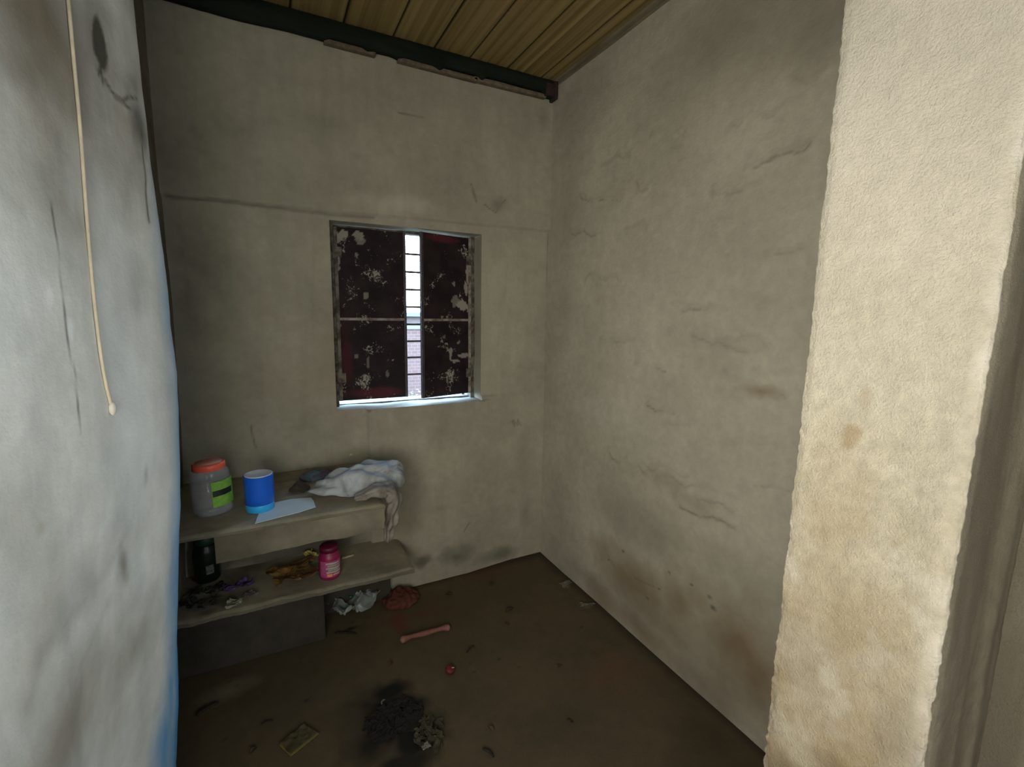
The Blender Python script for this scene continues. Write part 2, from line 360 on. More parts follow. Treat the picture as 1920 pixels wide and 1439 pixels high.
BZ = [0, 0.27, 0.45, 0.64, 0.9, 1.14, 1.34, 1.6, 1.9, 2.3, 2.8]; BX = [-.100, -.082, -.062, -.046, -.022, -.008, 0.0, -.006, -.012, -.020, -.03]
bow = np.interp(Z, BZ, BX)
wgt = np.clip((SYg-0.55)/0.5, 0, 1)*np.clip((SXg-XL)/0.06, 0, 1)
def lpix(px, py):                                               # (Y, Z) on the near wall along a pixel's ray
    d = ray(px, py); best = None
    zz_ = 1.5
    for it in range(4):
        best = None
        for i in range(len(sx_)-60):
            x_ = sx_[i]+np.interp(zz_, BZ, BX)*min(max((sy_[i]-0.55)/0.5, 0), 1); t = x_/d.x; e = abs(t*d.y-sy_[i])
            if best is None or e < best[0]: best = (e, sy_[i], 1.5+t*d.z)
        zz_ = best[2]
    return best[1], best[2]
LX = SXg+bow*wgt+0.005*fbm(SYg, Z, 2.4, 141, 3)*np.clip((SXg-XL)/0.05, 0, 1)+0.0012*fbm(SYg, Z, 12, 142, 3)
D = np.zeros_like(LX); B_ = np.zeros_like(LX); L_ = np.zeros_like(LX)
front = SYg < 1.43
def lk(px, py, ry, rz, k, soft, seed, arr, rot=0):
    a, b = lpix(px, py); np.maximum(arr, k*blob2(SYg, Z, a, b, ry, rz, soft, rot, 0.4, seed)*(SYg < 1.455), out=arr)
lk(184, 92, 0.026, 0.062, 0.95, 0.35, 151, D); lk(184, 122, 0.012, 0.04, 0.9, 0.4, 152, D)
lk(258, 170, 0.11, 0.22, 0.75, 1.2, 153, D); lk(270, 40, 0.20, 0.26, 0.6, 1.3, 154, D); lk(262, 230, 0.06, 0.12, 0.8, 1.0, 155, D)
lk(75, 330, 0.06, 0.12, 0.34, 1.2, 156, D); lk(110, 300, 0.05, 0.14, 0.3, 1.2, 157, D); lk(245, 560, 0.08, 0.12, 0.22, 1.1, 158, D)
lk(30, 60, 0.30, 0.30, 0.75, 1.1, 159, B_); lk(60, 40, 0.35, 0.36, 0.80, 1.0, 178, B_); lk(110, 60, 0.40, 0.36, 0.50, 1.2, 175, D); lk(100, 1380, 0.4, 0.22, 0.6, 1.1, 176, B_); lk(80, 1430, 0.3, 0.15, 0.25, 1.2, 177, D); lk(170, 1100, 0.06, 0.16, 0.30, 1.2, 160, D, 0.5); lk(225, 1060, 0.03, 0.08, 0.3, 1.0, 161, D, 0.3)
lk(30, 1010, 0.10, 0.22, 0.35, 1.3, 162, B_); lk(60, 1250, 0.12, 0.22, 0.40, 1.3, 163, B_); lk(230, 1060, 0.018, 0.05, 0.55, 0.9, 164, B_, 0.2); lk(75, 990, 0.02, 0.02, 0.35, 0.9, 165, B_)
lk(215, 950, 0.05, 0.3, 0.12, 1.0, 166, D); lk(270, 895, 0.012, 0.03, 0.35, 0.9, 167, D); lk(120, 1200, 0.05, 0.2, 0.25, 1.2, 168, D, 0.3)
lk(150, 420, 0.04, 0.2, 0.2, 1.2, 169, D)
lk(30, 560, 0.16, 0.30, 0.30, 1.3, 170, L_); lk(250, 720, 0.16, 0.5, 0.55, 1.3, 171, L_); lk(130, 620, 0.012, 0.02, 0.5, 0.7, 172, L_); lk(90, 560, 0.01, 0.02, 0.5, 0.7, 173, L_)  # the large pale patch paints light falling near the wall end
for k, (pts, wd, st) in enumerate(([[(92, 380), (104, 470), (122, 600), (138, 700), (148, 810)], 0.0035, .75], [[(197, 155), (212, 178), (228, 188), (240, 180), (262, 195)], 0.010, .9],
                     [[(228, 188), (250, 212), (268, 245)], 0.008, .85], [[(270, 235), (272, 320), (277, 415)], 0.008, .9], [[(178, 125), (183, 140)], 0.008, .9],
                     [[(40, 1330), (70, 1220), (140, 1150), (190, 1080), (236, 1000)], 0.030, .22], [[(90, 1400), (150, 1240), (200, 1130)], 0.026, .2])):
    D = np.maximum(D, st*line2(SYg, Z, [lpix(*p) for p in pts], wd, 181+k, 0.004)*(SYg < 1.455))
# blue tint on the rounded end of the wall, stronger lower down
bw = np.interp(Z, [0, .6, 1.0, 1.5, 1.9], [.17, .15, .10, .075, .03])
K_ = np.clip((SYg-(1.405-bw))/(bw*0.8)+0.35*fbm(SYg, Z, 9, 197, 4, 1.6, .5), 0, 1)*np.interp(Z, [0, .5, .8, 1.3, 1.75, 1.9], [1, 1, .8, .5, .28, 0])*(SYg > 1.15)
g = Grid(); g.add(np.dstack([LX, SYg, Z]), (D, B_, L_, K_))
g.box(-0.70, 0.475, -0.02, -0.44, 1.48, ZC+0.05); g.quad((-.45, .472, -.02), (-.40, .472, -.02), (-.40, .472, ZC+.05), (-.45, .472, ZC+.05))
struct(g.build('wall_left', M_left))
# the recessed part next to the shelves
ys = axis(1.46, YB+0.02, 0.012); Yg, Zg = np.meshgrid(ys, axis(-0.02, ZC+0.05, 0.014), indexing='ij')
xw = XL+0.004*fbm(Yg, Zg, 2.6, 191, 4)+np.interp(Zg, [0, 0.3, 0.9, 1.5, 2.7], [-.035, -.03, -.002, .010, .004])
Dk = 0.55*np.clip(fbm(Yg, Zg, 3, 192, 3)+0.6, 0, 1)*np.clip((2.6-Zg)/1.6, 0.3, 1)
g = Grid(); g.add(np.dstack([xw, Yg, Zg]), (Dk, 0*Dk, 0*Dk)); g.box(-0.62, 1.46, -0.02, -0.42, YO, ZC+0.05)
struct(g.build('wall_niche', M_kitchen))

# ---- partition at the right of the opening, lit end face
s_pts = [(XR+0.02, YP1), (XP+0.25, YP1), (XP+0.02, YP1-0.001), (XP+0.004, YP1-0.008), (XP, YP1-0.022), (XP, YP0+0.022), (XP+0.004, YP0+0.007), (XP+0.02, YP0), (XP+0.35, YP0)]
cor = np.array(s_pts); seg = []
for (a, b), n in zip(zip(cor, cor[1:]), (16, 30, 6, 8, 68, 8, 8, 60)):
    t = np.linspace(0, 1, n, endpoint=False)[:, None]; seg.append(a+(b-a)*t)
S = np.vstack(seg+[cor[-1:]]); T = np.gradient(S, axis=0); T /= np.linalg.norm(T, axis=1)[:, None]; Nn = np.stack([T[:, 1], -T[:, 0]], 1)
arc = np.r_[0, np.cumsum(np.hypot(*np.diff(S, axis=0).T))]
zs4 = axis(-0.02, ZC+0.05, 0.0042); A, Z = np.meshgrid(arc, zs4, indexing='ij')
Sx = np.repeat(S[:, 0][:, None], len(zs4), 1); Sy = np.repeat(S[:, 1][:, None], len(zs4), 1)
Nx = np.repeat(Nn[:, 0][:, None], len(zs4), 1); Ny = np.repeat(Nn[:, 1][:, None], len(zs4), 1)
edge_d = np.minimum(np.hypot(Sx-XP, Sy-YP1), np.hypot(Sx-XP, Sy-YP0)); near_d = np.hypot(Sx-XP, Sy-YP0)
lowz = np.clip((1.6-Z)/0.8, 0.25, 1)
rag = np.exp(-(edge_d/0.014)**2)*(0.0020*fbm(A, Z, 22, 201, 4)+0.0032*fbm(A, Z, 95, 205, 3))*(0.4+lowz)
disp = 0.003*fbm(A, Z, 3.0, 202, 4)+0.0009*fbm(A, Z, 45, 203, 3)+rag
g = Grid(); jam = np.exp(-((Sx-XP)/0.01)**2)
D = np.zeros_like(A); B_ = np.zeros_like(A); L_ = np.zeros_like(A)
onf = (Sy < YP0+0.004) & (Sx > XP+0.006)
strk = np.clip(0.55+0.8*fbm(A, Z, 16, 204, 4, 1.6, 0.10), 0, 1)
D = np.where(onf, 0.30*strk+0.66, 0)  # front face darkened: shade painted into its colour, with dirt streaks
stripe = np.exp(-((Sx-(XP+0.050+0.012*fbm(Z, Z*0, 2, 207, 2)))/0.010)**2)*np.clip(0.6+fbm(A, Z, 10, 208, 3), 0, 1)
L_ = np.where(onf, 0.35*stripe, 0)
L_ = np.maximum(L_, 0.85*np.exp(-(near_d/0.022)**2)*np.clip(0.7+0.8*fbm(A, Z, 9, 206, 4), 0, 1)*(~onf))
L_ = np.maximum(L_, jam*0.5*np.clip((Z-1.25)/0.5, 0, 1)*np.clip((2.4-Z)/0.4, 0, 1))
B_ = np.maximum(B_, jam*0.55*np.clip(fbm(A, Z, 7, 209, 4)+0.15, 0, 1)*np.clip((1.5-Z)/0.5, 0.1, 1))
B_ = np.maximum(B_, jam*np.clip(0.55+0.5*fbm(A, Z, 9, 212, 4), 0, 1)*np.clip((1.22-Z)/0.5, 0, 1))
D = np.maximum(D, jam*0.5*np.clip(0.4+fbm(A, Z, 12, 213, 4), 0, 1)*np.clip((1.0-Z)/0.4, 0, 1))
D = np.maximum(D, jam*0.22*np.clip(0.5+fbm(A, Z, 5, 214, 3), 0, 1)*np.clip((Z-1.85)/0.25, 0, 1))
for k, (px, py, r, st, arr) in enumerate(((1590, 820, .018, .8, B_), (1625, 740, .010, .4, B_), (1700, 1170, .05, .35, B_), (1480, 1330, .03, .6, B_), (1540, 1060, .07, .3, B_), (1620, 1400, .05, .5, B_),
                         (1700, 1020, .02, .7, B_), (1560, 1330, .03, .3, L_), (1545, 1270, .025, .3, L_), (1745, 1115, .04, .5, L_), (1480, 1060, .02, .3, L_), (1625, 1235, .03, .25, L_))):
    p = at(px, py, X=XP); np.maximum(arr, st*np.clip((1-np.hypot((Sy-p.y)/r, (Z-p.z)/(r*1.6))-0.9*fbm(Sy, Z, 34, 220+k, 4)), 0, 1)*(jam > .5), out=arr)
pj = [at(1640, 500, X=XP), at(1632, 700, X=XP), at(1590, 850, X=XP)]
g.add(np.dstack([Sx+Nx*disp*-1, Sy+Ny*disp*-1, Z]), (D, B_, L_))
g.quad((XP+.35, YP0, -.02), (XR+.22, YP0, -.02), (XR+.22, YP0, ZC+.05), (XP+.35, YP0, ZC+.05))
g.quad((XP+.01, YP0+.01, -.02), (XR+.22, YP0, -.02), (XR+.22, YP1-.01, -.02), (XP+.01, YP1-.01, -.02))
g.quad((XP+.01, YP0+.01, ZC+.05), (XR+.22, YP0, ZC+.05), (XR+.22, YP1-.01, ZC+.05), (XP+.01, YP1-.01, ZC+.05))
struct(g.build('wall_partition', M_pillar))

# ---- front room (behind and beside the camera): plain plastered walls, openings added for the fill lights
YR, ZF = -1.42, ZC
def doorwall(name, x0, x1, y0, y1, d0, d1, dz):
    g = Grid(); g.box(x0, y0, -0.02, x1, d0, ZF+.05); g.box(x0, d1, -0.02, x1, y1, ZF+.05); g.box(x0, d0, dz, x1, d1, ZF+.05)
    return struct(g.build(name, M_ante, smooth=False))
doorwall('wall_front_left', -0.86, -0.70, YR, 0.80, -0.34, 0.45, 2.08)
def doorwall2():
    g = Grid(); x0, x1 = 1.14, 1.36
    A, Bq = np.meshgrid(axis(-0.45, YP0+0.004, 0.006), axis(-0.02, ZC+.05, 0.008), indexing='ij')
    k = np.clip(0.55+0.8*fbm(A, Bq, 16, 404, 4, 1.2, 0.25), 0, 1)
    g.add(np.dstack([x0-0.002+0.004*fbm(A, Bq, 3, 405, 4), A, Bq]), (0.25*k+0.68, 0*A, 0*A))  # darkened like the partition front, shade put into the colour
    g.box(x0+.006, -0.45, -0.02, x1, YP0-0.002, ZF+.05); g.box(x0, YR, -0.02, x1, -1.38, ZF+.05); g.box(x0+.006, -1.38, 2.25, x1, -0.45, ZF+.05)
    return struct(g.build('wall_front_right', M_pillar, smooth=False))
doorwall2()
g = Grid(); g.box(-0.86, YR-0.2, -0.02, -0.62, YR, ZF+.05); g.box(0.20, YR-0.2, -0.02, 1.36, YR, ZF+.05); g.box(-0.62, YR-0.2, 2.1, 0.20, YR, ZF+.05); struct(g.build('wall_rear', M_ante, smooth=False))
# added walls and roof outside the openings, unseen, to block the sky
g = Grid(); g.box(-2.4, -3.8, -0.02, -2.2, 1.6, 2.8); g.box(-2.2, 1.4, -0.02, -0.7, 1.6, 2.8); g.box(-2.4, -4.0, -0.02, 2.4, -3.8, 2.8)
g.box(2.2, -3.8, -0.02, 2.4, 0.0, 2.8); g.box(1.36, -0.2, -0.02, 2.2, 0.0, 2.8); g.box(-2.4, -4.0, 2.8, 2.4, 1.6, 2.9); struct(g.build('wall_sky_block', M_ante, smooth=False))

# ---- floor
xs = axis(-0.72, 1.9, 0.010); ys = axis(-2.1, YO, 0.010)
Xf, Yf = np.meshgrid(xs, ys, indexing='ij')
D = np.zeros_like(Xf); B_ = np.zeros_like(Xf); L_ = np.zeros_like(Xf)
def fk(px, py, rx, ry, k, soft, seed, arr, rot=0, rough=0.4):
    p = at(px, py, Z=0); np.maximum(arr, k*blob2(Xf, Yf, p.x, p.y, rx, ry, soft, rot, rough, seed), out=arr)
fk(735, 1345, 0.17, 0.14, 1.0, 0.7, 231, D); fk(720, 1300, 0.11, 0.08, 1.0, 0.8, 232, D); fk(775, 1390, 0.16, 0.10, 1.0, 0.8, 233, D); fk(700, 1400, 0.14, 0.10, .9, .9, 249, D); fk(760, 1430, 0.15, 0.06, .9, .9, 234, D)
fk(730, 1350, 0.25, 0.22, 0.4, 1.2, 235, D); fk(430, 1295, 0.12, 0.06, 0.5, 1.0, 236, L_, 0.3); fk(380, 1230, 0.22, 0.12, 0.55, 1.2, 237, D); fk(480, 1180, 0.30, 0.08, 0.6, 1.1, 238, D)
fk(745, 1115, 0.10, 0.13, 0.9, 0.5, 239, B_, 0, 0.25); fk(745, 1165, 0.06, 0.10, 0.65, 0.8, 240, B_); fk(800, 1150, 0.14, 0.08, 0.35, 1.0, 241, B_)
fk(900, 1075, 0.25, 0.12, 0.30, 1.2, 242, B_); fk(660, 1178, 0.05, 0.014, 0.8, 0.8, 243, D, 0.05)
fk(1062, 1097, 0.035, 0.03, 0.45, 0.8, 244, L_); fk(1100, 1135, 0.05, 0.03, 0.4, 0.8, 245, L_)
fk(1150, 1260, 0.2, 0.14, 0.25, 1.3, 246, B_); fk(1060, 1360, 0.3, 0.1, 0.2, 1.3, 247, D); fk(1350, 1380, 0.35, 0.2, 0.45, 1.3, 248, D)
for k in range(14):
    fk(rnd.uniform(380, 1250), rnd.uniform(1120, 1430), 0.012, 0.008, rnd.uniform(.35, .8), .7, 250+k, D)
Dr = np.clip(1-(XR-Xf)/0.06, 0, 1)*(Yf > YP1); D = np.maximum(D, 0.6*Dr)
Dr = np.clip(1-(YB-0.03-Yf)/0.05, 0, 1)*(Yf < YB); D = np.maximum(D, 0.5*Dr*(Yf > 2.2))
Zf = 0.0015*fbm(Xf, Yf, 3, 261, 4)-0.0015
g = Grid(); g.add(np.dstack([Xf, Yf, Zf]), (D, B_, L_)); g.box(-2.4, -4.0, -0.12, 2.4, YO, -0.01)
struct(g.build('floor', M_floor))

# ---- ceiling of brown lining sheets running towards the back wall
def ceil_mat():
    m, n, b = mat('brown_ceiling_sheets')
    tcx = N(n, 'ShaderNodeTexCoord').outputs['Object']
    c = mixc(n, ramp(n, noise_tex(n, 1.0, 5, 0.6, tcx, sc=(38, 0.5, 1)), 0.36, 0.66), (0.15, 0.108, 0.038), (0.25, 0.19, 0.078))
    c = mixc(n, ramp(n, noise_tex(n, 1.0, 3, 0.6, tcx, sc=(95, 0.9, 1)), 0.60, 0.78), c, (0.26, 0.20, 0.095))
    at_ = N(n, 'ShaderNodeAttribute', attribute_name='stain_and_shade'); sp = N(n, 'ShaderNodeSeparateColor'); n.links.new(at_.outputs['Color'], sp.inputs[0])
    c = mixc(n, sp.outputs[0], c, (0.010, 0.010, 0.006))
    n.links.new(c, b.inputs['Base Color']); b.inputs['Roughness'].default_value = 0.75; b.inputs['Specular IOR Level'].default_value = 0.2
    return m
xs = axis(-0.72, XR+0.02, 0.003); ys = axis(-2.2, YO, 0.08)
Xf, Yf = np.meshgrid(xs, ys, indexing='ij')
seams = [-0.48, -0.27, -0.062, 0.151, 0.364, 0.579, 0.775, 0.957, 1.165, 1.365]
dd = np.min(np.abs(Xf[..., None]-np.array(seams)), -1)
Zf = ZC+0.004*np.abs(np.sin(Xf*math.pi/0.052))+0.012*np.clip(1-dd/0.006, 0, 1)
Dk = np.clip(1.3-dd/0.0055, 0, 1)
g = Grid(); g.add(np.dstack([Xf, Yf, Zf]), (Dk, 0*Dk, 0*Dk), flip=True)
g.box(-0.72, -2.2, ZC+0.03, XR+0.25, YO, ZC+0.06); g.quad((XR+.01, -2.2, ZC), (XR+.25, -2.2, ZC), (XR+.25, YO, ZC), (XR+.01, YO, ZC))
struct(g.build('ceiling', ceil_mat()))
# cover batten where the ceiling meets the right wall
bm = bmesh.new(); bm_box(bm, XR-0.030, YP1-0.05, ZC-0.010, XR+0.008, YB-0.05, ZC+0.002, 0.002)
bm_box(bm, XR-0.005, YP1-0.05, ZC-0.022, XR+0.008, YB-0.05, ZC-0.010, 0.001)
struct(from_bm('trim_1', bm, plain('dusty_batten', (0.17, 0.15, 0.10), 0.8, (0.10, 0.085, 0.05), 20, sc=(1, .2, 1)), smooth=False))

# ---- dark beam under the ceiling on the back wall, its lower edge patchy
M_beam = plain('dark_green_paint', (0.006, 0.010, 0.007), 0.9, (0.014, 0.018, 0.013), 9, 0.4, spec=0.15, sc=(0.5, 2, 2))
xs = axis(-0.42, XR-0.015, 0.008); n = len(xs)
low = 2.652+0.004*fbm(xs, xs*0, 5, 271, 3)
for x0, x1, up in ((0.28, 0.46, .016), (0.46, 0.60, .006), (0.60, 0.80, .012), (0.80, 1.02, .020), (1.02, 1.40, .024)):
    low += up*np.clip((xs-x0)/0.03, 0, 1)*np.clip((x1-xs)/0.03, 0, 1)
sec = lambda i: [(YB-.026, low[i]+.006), (YB-.036, low[i]), (YB-.062, low[i]), (YB-.068, low[i]+.006), (YB-.068, ZC-.004), (YB-.062, ZC), (YB+.01, ZC), (YB+.01, low[i]+.006)]
g = Grid(); rows = np.array([[(xs[i], a, b) for a, b in sec(i)+[sec(i)[0]]] for i in range(n)]); rows[:, :, 1] += 0.003*fbm(xs[:, None]+0*rows[:, :, 1], rows[:, :, 2]*3, 6, 272, 3)
g.add(rows)
for k in (0, n-1): r = rows[k]; g.quad(r[0], r[2], r[4], r[6])
beam = g.build('ceiling_beam', M_beam, smooth=False)
tag(beam, 'dark green painted beam running along the top of the back wall', 'beam')
bm = bmesh.new()
for a, b, c_ in ((0.28, 0.5, 2.650), (0.60, 1.0, 2.652), (0.98, 1.40, 2.655)):
    bm_box(bm, a, YB-0.052, c_-0.007, b, YB-0.016, c_+0.012, 0.004, Matrix.Rotation(rnd.uniform(-.008, .008), 3, 'Y'), ((a+b)/2, YB, c_))
from_bm('mortar_packing', bm, plain('pale_mortar', (0.15, 0.125, 0.085), 0.95, (0.08, 0.066, 0.045), 40, 0.8), beam)
bm = bmesh.new(); bm_box(bm, 1.385, YB-0.078, 2.655, 1.45, YB-0.024, 2.715, 0.003); bm_box(bm, 1.432, YB-0.085, 2.640, 1.450, YB-0.024, 2.733, 0.003)
from_bm('end_bracket', bm, plain('rusty_steel', (0.035, 0.016, 0.011), 0.8, (0.012, 0.009, 0.008), 50, 0.5), beam)

# ------------------------------------------------------------------ window
def chip_mat(name, base, chip, thr, edge=None):
    m, n, b = mat(name); tcx = N(n, 'ShaderNodeTexCoord').outputs['Object']
    big = noise_tex(n, 11, 3, 0.5, tcx); sm = noise_tex(n, 75, 6, 0.75, tcx)
    a = N(n, 'ShaderNodeMath', operation='MULTIPLY'); n.links.new(big, a.inputs[0]); n.links.new(sm, a.inputs[1])
    f = ramp(n, a.outputs[0], thr, thr+0.025)
    at_ = N(n, 'ShaderNodeAttribute', attribute_name='stain_and_shade'); sp = N(n, 'ShaderNodeSeparateColor'); n.links.new(at_.outputs['Color'], sp.inputs[0])
    c = mixc(n, ramp(n, noise_tex(n, 9, 4, 0.6, tcx), 0.35, 0.65), base, tuple(x*0.45 for x in base))
    c = mixc(n, f, c, chip); c = mixc(n, sp.outputs[1], c, (0.07, 0.012, 0.018)); c = mixc(n, sp.outputs[2], c, chip)
    n.links.new(c, b.inputs['Base Color']); b.inputs['Roughness'].default_value = 0.75; b.inputs['Specular IOR Level'].default_value = 0.2
    bp = N(n, 'ShaderNodeBump'); bp.inputs['Strength'].default_value = 0.4; bp.inputs['Distance'].default_value = 0.002
    n.links.new(sm, bp.inputs['Height']); n.links.new(bp.outputs[0], b.inputs['Normal'])
    return m
M_shut = chip_mat('maroon_black_chipped_paint', (0.020, 0.012, 0.014), (0.26, 0.24, 0.21), 0.335)
M_frame = plain('chipped_grey_frame_paint', (0.13, 0.12, 0.095), 0.7, (0.035, 0.025, 0.018), 26, 0.5, lo=0.40, hi=0.60)
M_steel = plain('dark_grille_steel', (0.05, 0.045, 0.042), 0.5, (0.09, 0.05, 0.03), 40)
FY = 2.54
bm = bmesh.new()
bm_box(bm, WX0-0.01, FY-0.025, WZ0-0.005, WX0+0.026, FY+0.035, WZ1+0.005, 0.002); bm_box(bm, WX1-0.024, FY-0.025, WZ0-0.005, WX1+0.01, FY+0.035, WZ1+0.005, 0.002)
bm_box(bm, WX0, FY+0.005, WZ1-0.012, WX1, FY+0.035, WZ1+0.02, 0.002); bm_box(bm, WX0, FY+0.005, WZ0-0.02, WX1, FY+0.035, WZ0+0.006, 0.002)
win = struct(from_bm('window_1', bm, M_frame, smooth=False))
grl = empty('security_grille', (0, 0, 0)); grl.parent = win
GY = 2.62
for k, py in enumerate((477, 510.5, 543.5, 576, 608.5, 640, 670.4, 702)):
    z = at(770, py, Y=GY).z; bm = bmesh.new()
    bm_box(bm, WX0-0.005, GY-0.003, z-0.006, WX1+0.005, GY+0.002, z+0.006, 0.001); from_bm('bar', bm, M_steel, grl, smooth=False)
for k, x in enumerate((0.30, 1.02)):
    bm = bmesh.new(); bm_box(bm, x-0.008, GY+0.002, WZ0, x+0.008, GY+0.006, WZ1, 0.001); from_bm('flat_upright', bm, M_steel, grl, smooth=False)

def shutter(hx, hy, wd, ang, side, z0, z1):
    """leaf built from its hinge outwards along local +x, inner face at local -y"""
    o = empty('shutter', (hx, hy, 0)); o.parent = win; o.rotation_euler = (0, 0, ang)
    nx, nz_ = 60, 130; xs = np.linspace(0, wd, nx); zz = np.linspace(z0, z1, nz_); A, Bz = np.meshgrid(xs, zz, indexing='ij')
    zm = z0+(z1-z0)*0.484; L2 = np.zeros_like(A); R2 = np.zeros_like(A)
    def spot(u, v, ru, rv, k, s): np.maximum(L2, k*(blob2(A, Bz, u*wd, z0+v*(z1-z0), ru, rv, .5, 0, .6, s) > 0.15), out=L2)
    if side < 0:
        for q in ((.04, .93, .03, .03, .8, 1), (.10, .96, .03, .02, .9, 2), (.30, .965, .035, .018, .8, 3), (.36, .93, .02, .03, .6, 4), (.05, .80, .012, .05, .7, 5), (.42, .62, .012, .02, .6, 6), (.30, .85, .008, .015, .6, 7),
                  (.25, .26, .010, .012, .5, 8), (.42, .22, .006, .03, .4, 9), (.03, .5, .01, .06, .6, 10), (.7, .15, .008, .02, .4, 11), (.55, .72, .008, .01, .4, 16)): spot(*q)
        R2 = np.maximum(R2, 0.8*blob2(A, Bz, .5*wd, z0+.035, .2, .03, .6, 0, .4, 12)); R2 = np.maximum(R2, 0.5*blob2(A, Bz, .12*wd, z0+.25, .03, .2, .8, 0, .4, 13))
    else:
        for q in ((.06, .80, .012, .06, .9, 21), (.14, .575, .035, .03, .95, 22), (.10, .68, .012, .05, .9, 23), (.30, .22, .035, .018, .8, 24), (.16, .25, .03, .012, .8, 25), (.42, .27, .01, .03, .8, 26),
                  (.3, .6, .03, .03, .5, 27), (.5, .5, .03, .006, .6, 28), (.25, .34, .012, .01, .7, 29), (.5, .1, .006, .02, .6, 30), (.35, .71, .01, .012, .6, 31), (.55, .38, .01, .01, .4, 32)): spot(*q)
        R2 = np.maximum(R2, 0.9*blob2(A, Bz, .55*wd, z1-.02, .11, .025, .5, 0, .4, 33))
    g = Grid(); g.add(np.dstack([A, -0.012+0*A, Bz]), (0*A, R2, L2)); g.add(np.dstack([A, 0.0+0*A, Bz]), (0*A, R2, 0*L2), flip=True)
    for x in (0, wd): g.quad((x, -.012, z0), (x, 0, z0), (x, 0, z1), (x, -.012, z1))
    for z in (z0, z1): g.quad((0, -.012, z), (wd, -.012, z), (wd, 0, z), (0, 0, z))
    g.build('board', M_shut, o, smooth=False)
    bm = bmesh.new(); bm_box(bm, 0.012, -0.018, zm-0.007, wd-0.012, -0.0115, zm+0.006, 0.001); from_bm('middle_rail', bm, M_rail, o, smooth=False)
    bm = bmesh.new(); bm_box(bm, 0.0, -0.019, z0, 0.016, -0.0115, z1, 0.001); from_bm('hinge_stile', bm, M_frame if side < 0 else M_rail, o, smooth=False)
    bm = bmesh.new(); bm_box(bm, wd-0.014, -0.017, z0, wd, -0.0115, z1, 0.001)
    from_bm('meeting_stile', bm, M_dkrail, o, smooth=False)
    for z in (z0+0.12, z1-0.12):
        bm = bmesh.new(); bm_tube(bm, [(-0.003, -0.018, z-0.03), (-0.003, -0.018, z+0.03)], 0.006, 10); bm_box(bm, -0.002, -0.021, z-0.025, 0.035, -0.0185, z+0.025, 0.0005)
        from_bm('hinge', bm, M_frame, o, smooth=False)
M_rail = plain('scuffed_rail', (0.30, 0.27, 0.23), 0.7, (0.09, 0.065, 0.055), 30, 0.4)
M_dkrail = plain('dark_worn_stile', (0.030, 0.022, 0.028), 0.55, (0.05, 0.045, 0.05), 30, 0.3)
shutter(WX0+0.028, FY-0.005, 0.352, -0.02, -1, WZ0+0.028, WZ1-0.012)
def rsh():
    p = Vector((0.712, 2.45)); h = Vector((WX1-0.027, FY-0.012)); d = p-h
    return h, d.length, math.atan2(d.y, d.x)
h, wl, an = rsh()
# right-hand leaf: local +x points to its free edge, so its inner face is mirrored by a half turn about z handled through negative y scale
def shutter_right():
    before = set(bpy.data.objects)
    shutter(h.x, h.y, wl, an, 1, WZ0+0.028, WZ1-0.012)
    for o in set(bpy.data.objects)-before:
        if o.type == 'MESH':
            for v in o.data.vertices: v.co.y = -v.co.y
            o.data.flip_normals()
shutter_right()

# ------------------------------------------------------------------ outside the window
M_brick = None
def brick_mat():
    m, n, b = mat('weathered_brick'); bt = N(n, 'ShaderNodeTexBrick'); tcx = N(n, 'ShaderNodeTexCoord')
    mp = N(n, 'ShaderNodeMapping'); mp.inputs['Rotation'].default_value = (math.pi/2, 0, 0); n.links.new(tcx.outputs['Object'], mp.inputs[0]); n.links.new(mp.outputs[0], bt.inputs[0])
    bt.inputs['Color1'].default_value = (0.085, 0.042, 0.035, 1); bt.inputs['Color2'].default_value = (0.07, 0.037, 0.031, 1); bt.inputs['Mortar'].default_value = (0.09, 0.08, 0.07, 1)
    bt.inputs['Scale'].default_value = 4.0; bt.inputs['Mortar Size'].default_value = 0.015; n.links.new(bt.outputs[0], b.inputs['Base Color']); b.inputs['Roughness'].default_value = 0.9
    return m
M_brick = brick_mat()
bm = bmesh.new(); bm_box(bm, -3, 9.0, -0.3, 9, 9.25, 1.16); o = from_bm('brick_boundary_wall', bm, M_brick, smooth=False)
tag(o, 'weathered red brick wall seen through the gap between the shutters', 'wall')
bm = bmesh.new(); bm_box(bm, -3.02, 8.96, 1.16, 9.02, 9.29, 1.26, 0.01); from_bm('coping', bm, plain('grey_coping', (0.10, 0.098, 0.092), 0.9), o, smooth=False)
bm = bmesh.new(); bm_box(bm, 2.2, 13.0, -0.3, 6.5, 16, 1.36); o = from_bm('far_house', bm, plain('pale_pink_render', (0.11, 0.085, 0.078), 0.9, (0.09, 0.072, 0.067), 3), smooth=False)
tag(o, 'pale pink house rising just above the brick wall outside', 'building')
bm = bmesh.new(); bm_box(bm, 2.0, 12.8, 1.36, 6.7, 16.2, 1.47, 0.01); from_bm('roof_slab', bm, plain('grey_slab', (0.1, 0.1, 0.1), 0.9), o, smooth=False)
g = Grid(); xs = np.linspace(-6, 14, 60); ys = np.linspace(2.69, 30, 60); A, Bq = np.meshgrid(xs, ys, indexing='ij')
g.add(np.dstack([A, Bq, -0.30+0.05*fbm(A, Bq, .7, 281, 3)])); struct(g.build('ground_outside', plain('dry_earth', (0.12, 0.10, 0.08), 0.95, (0.08, 0.08, 0.05), 2)))
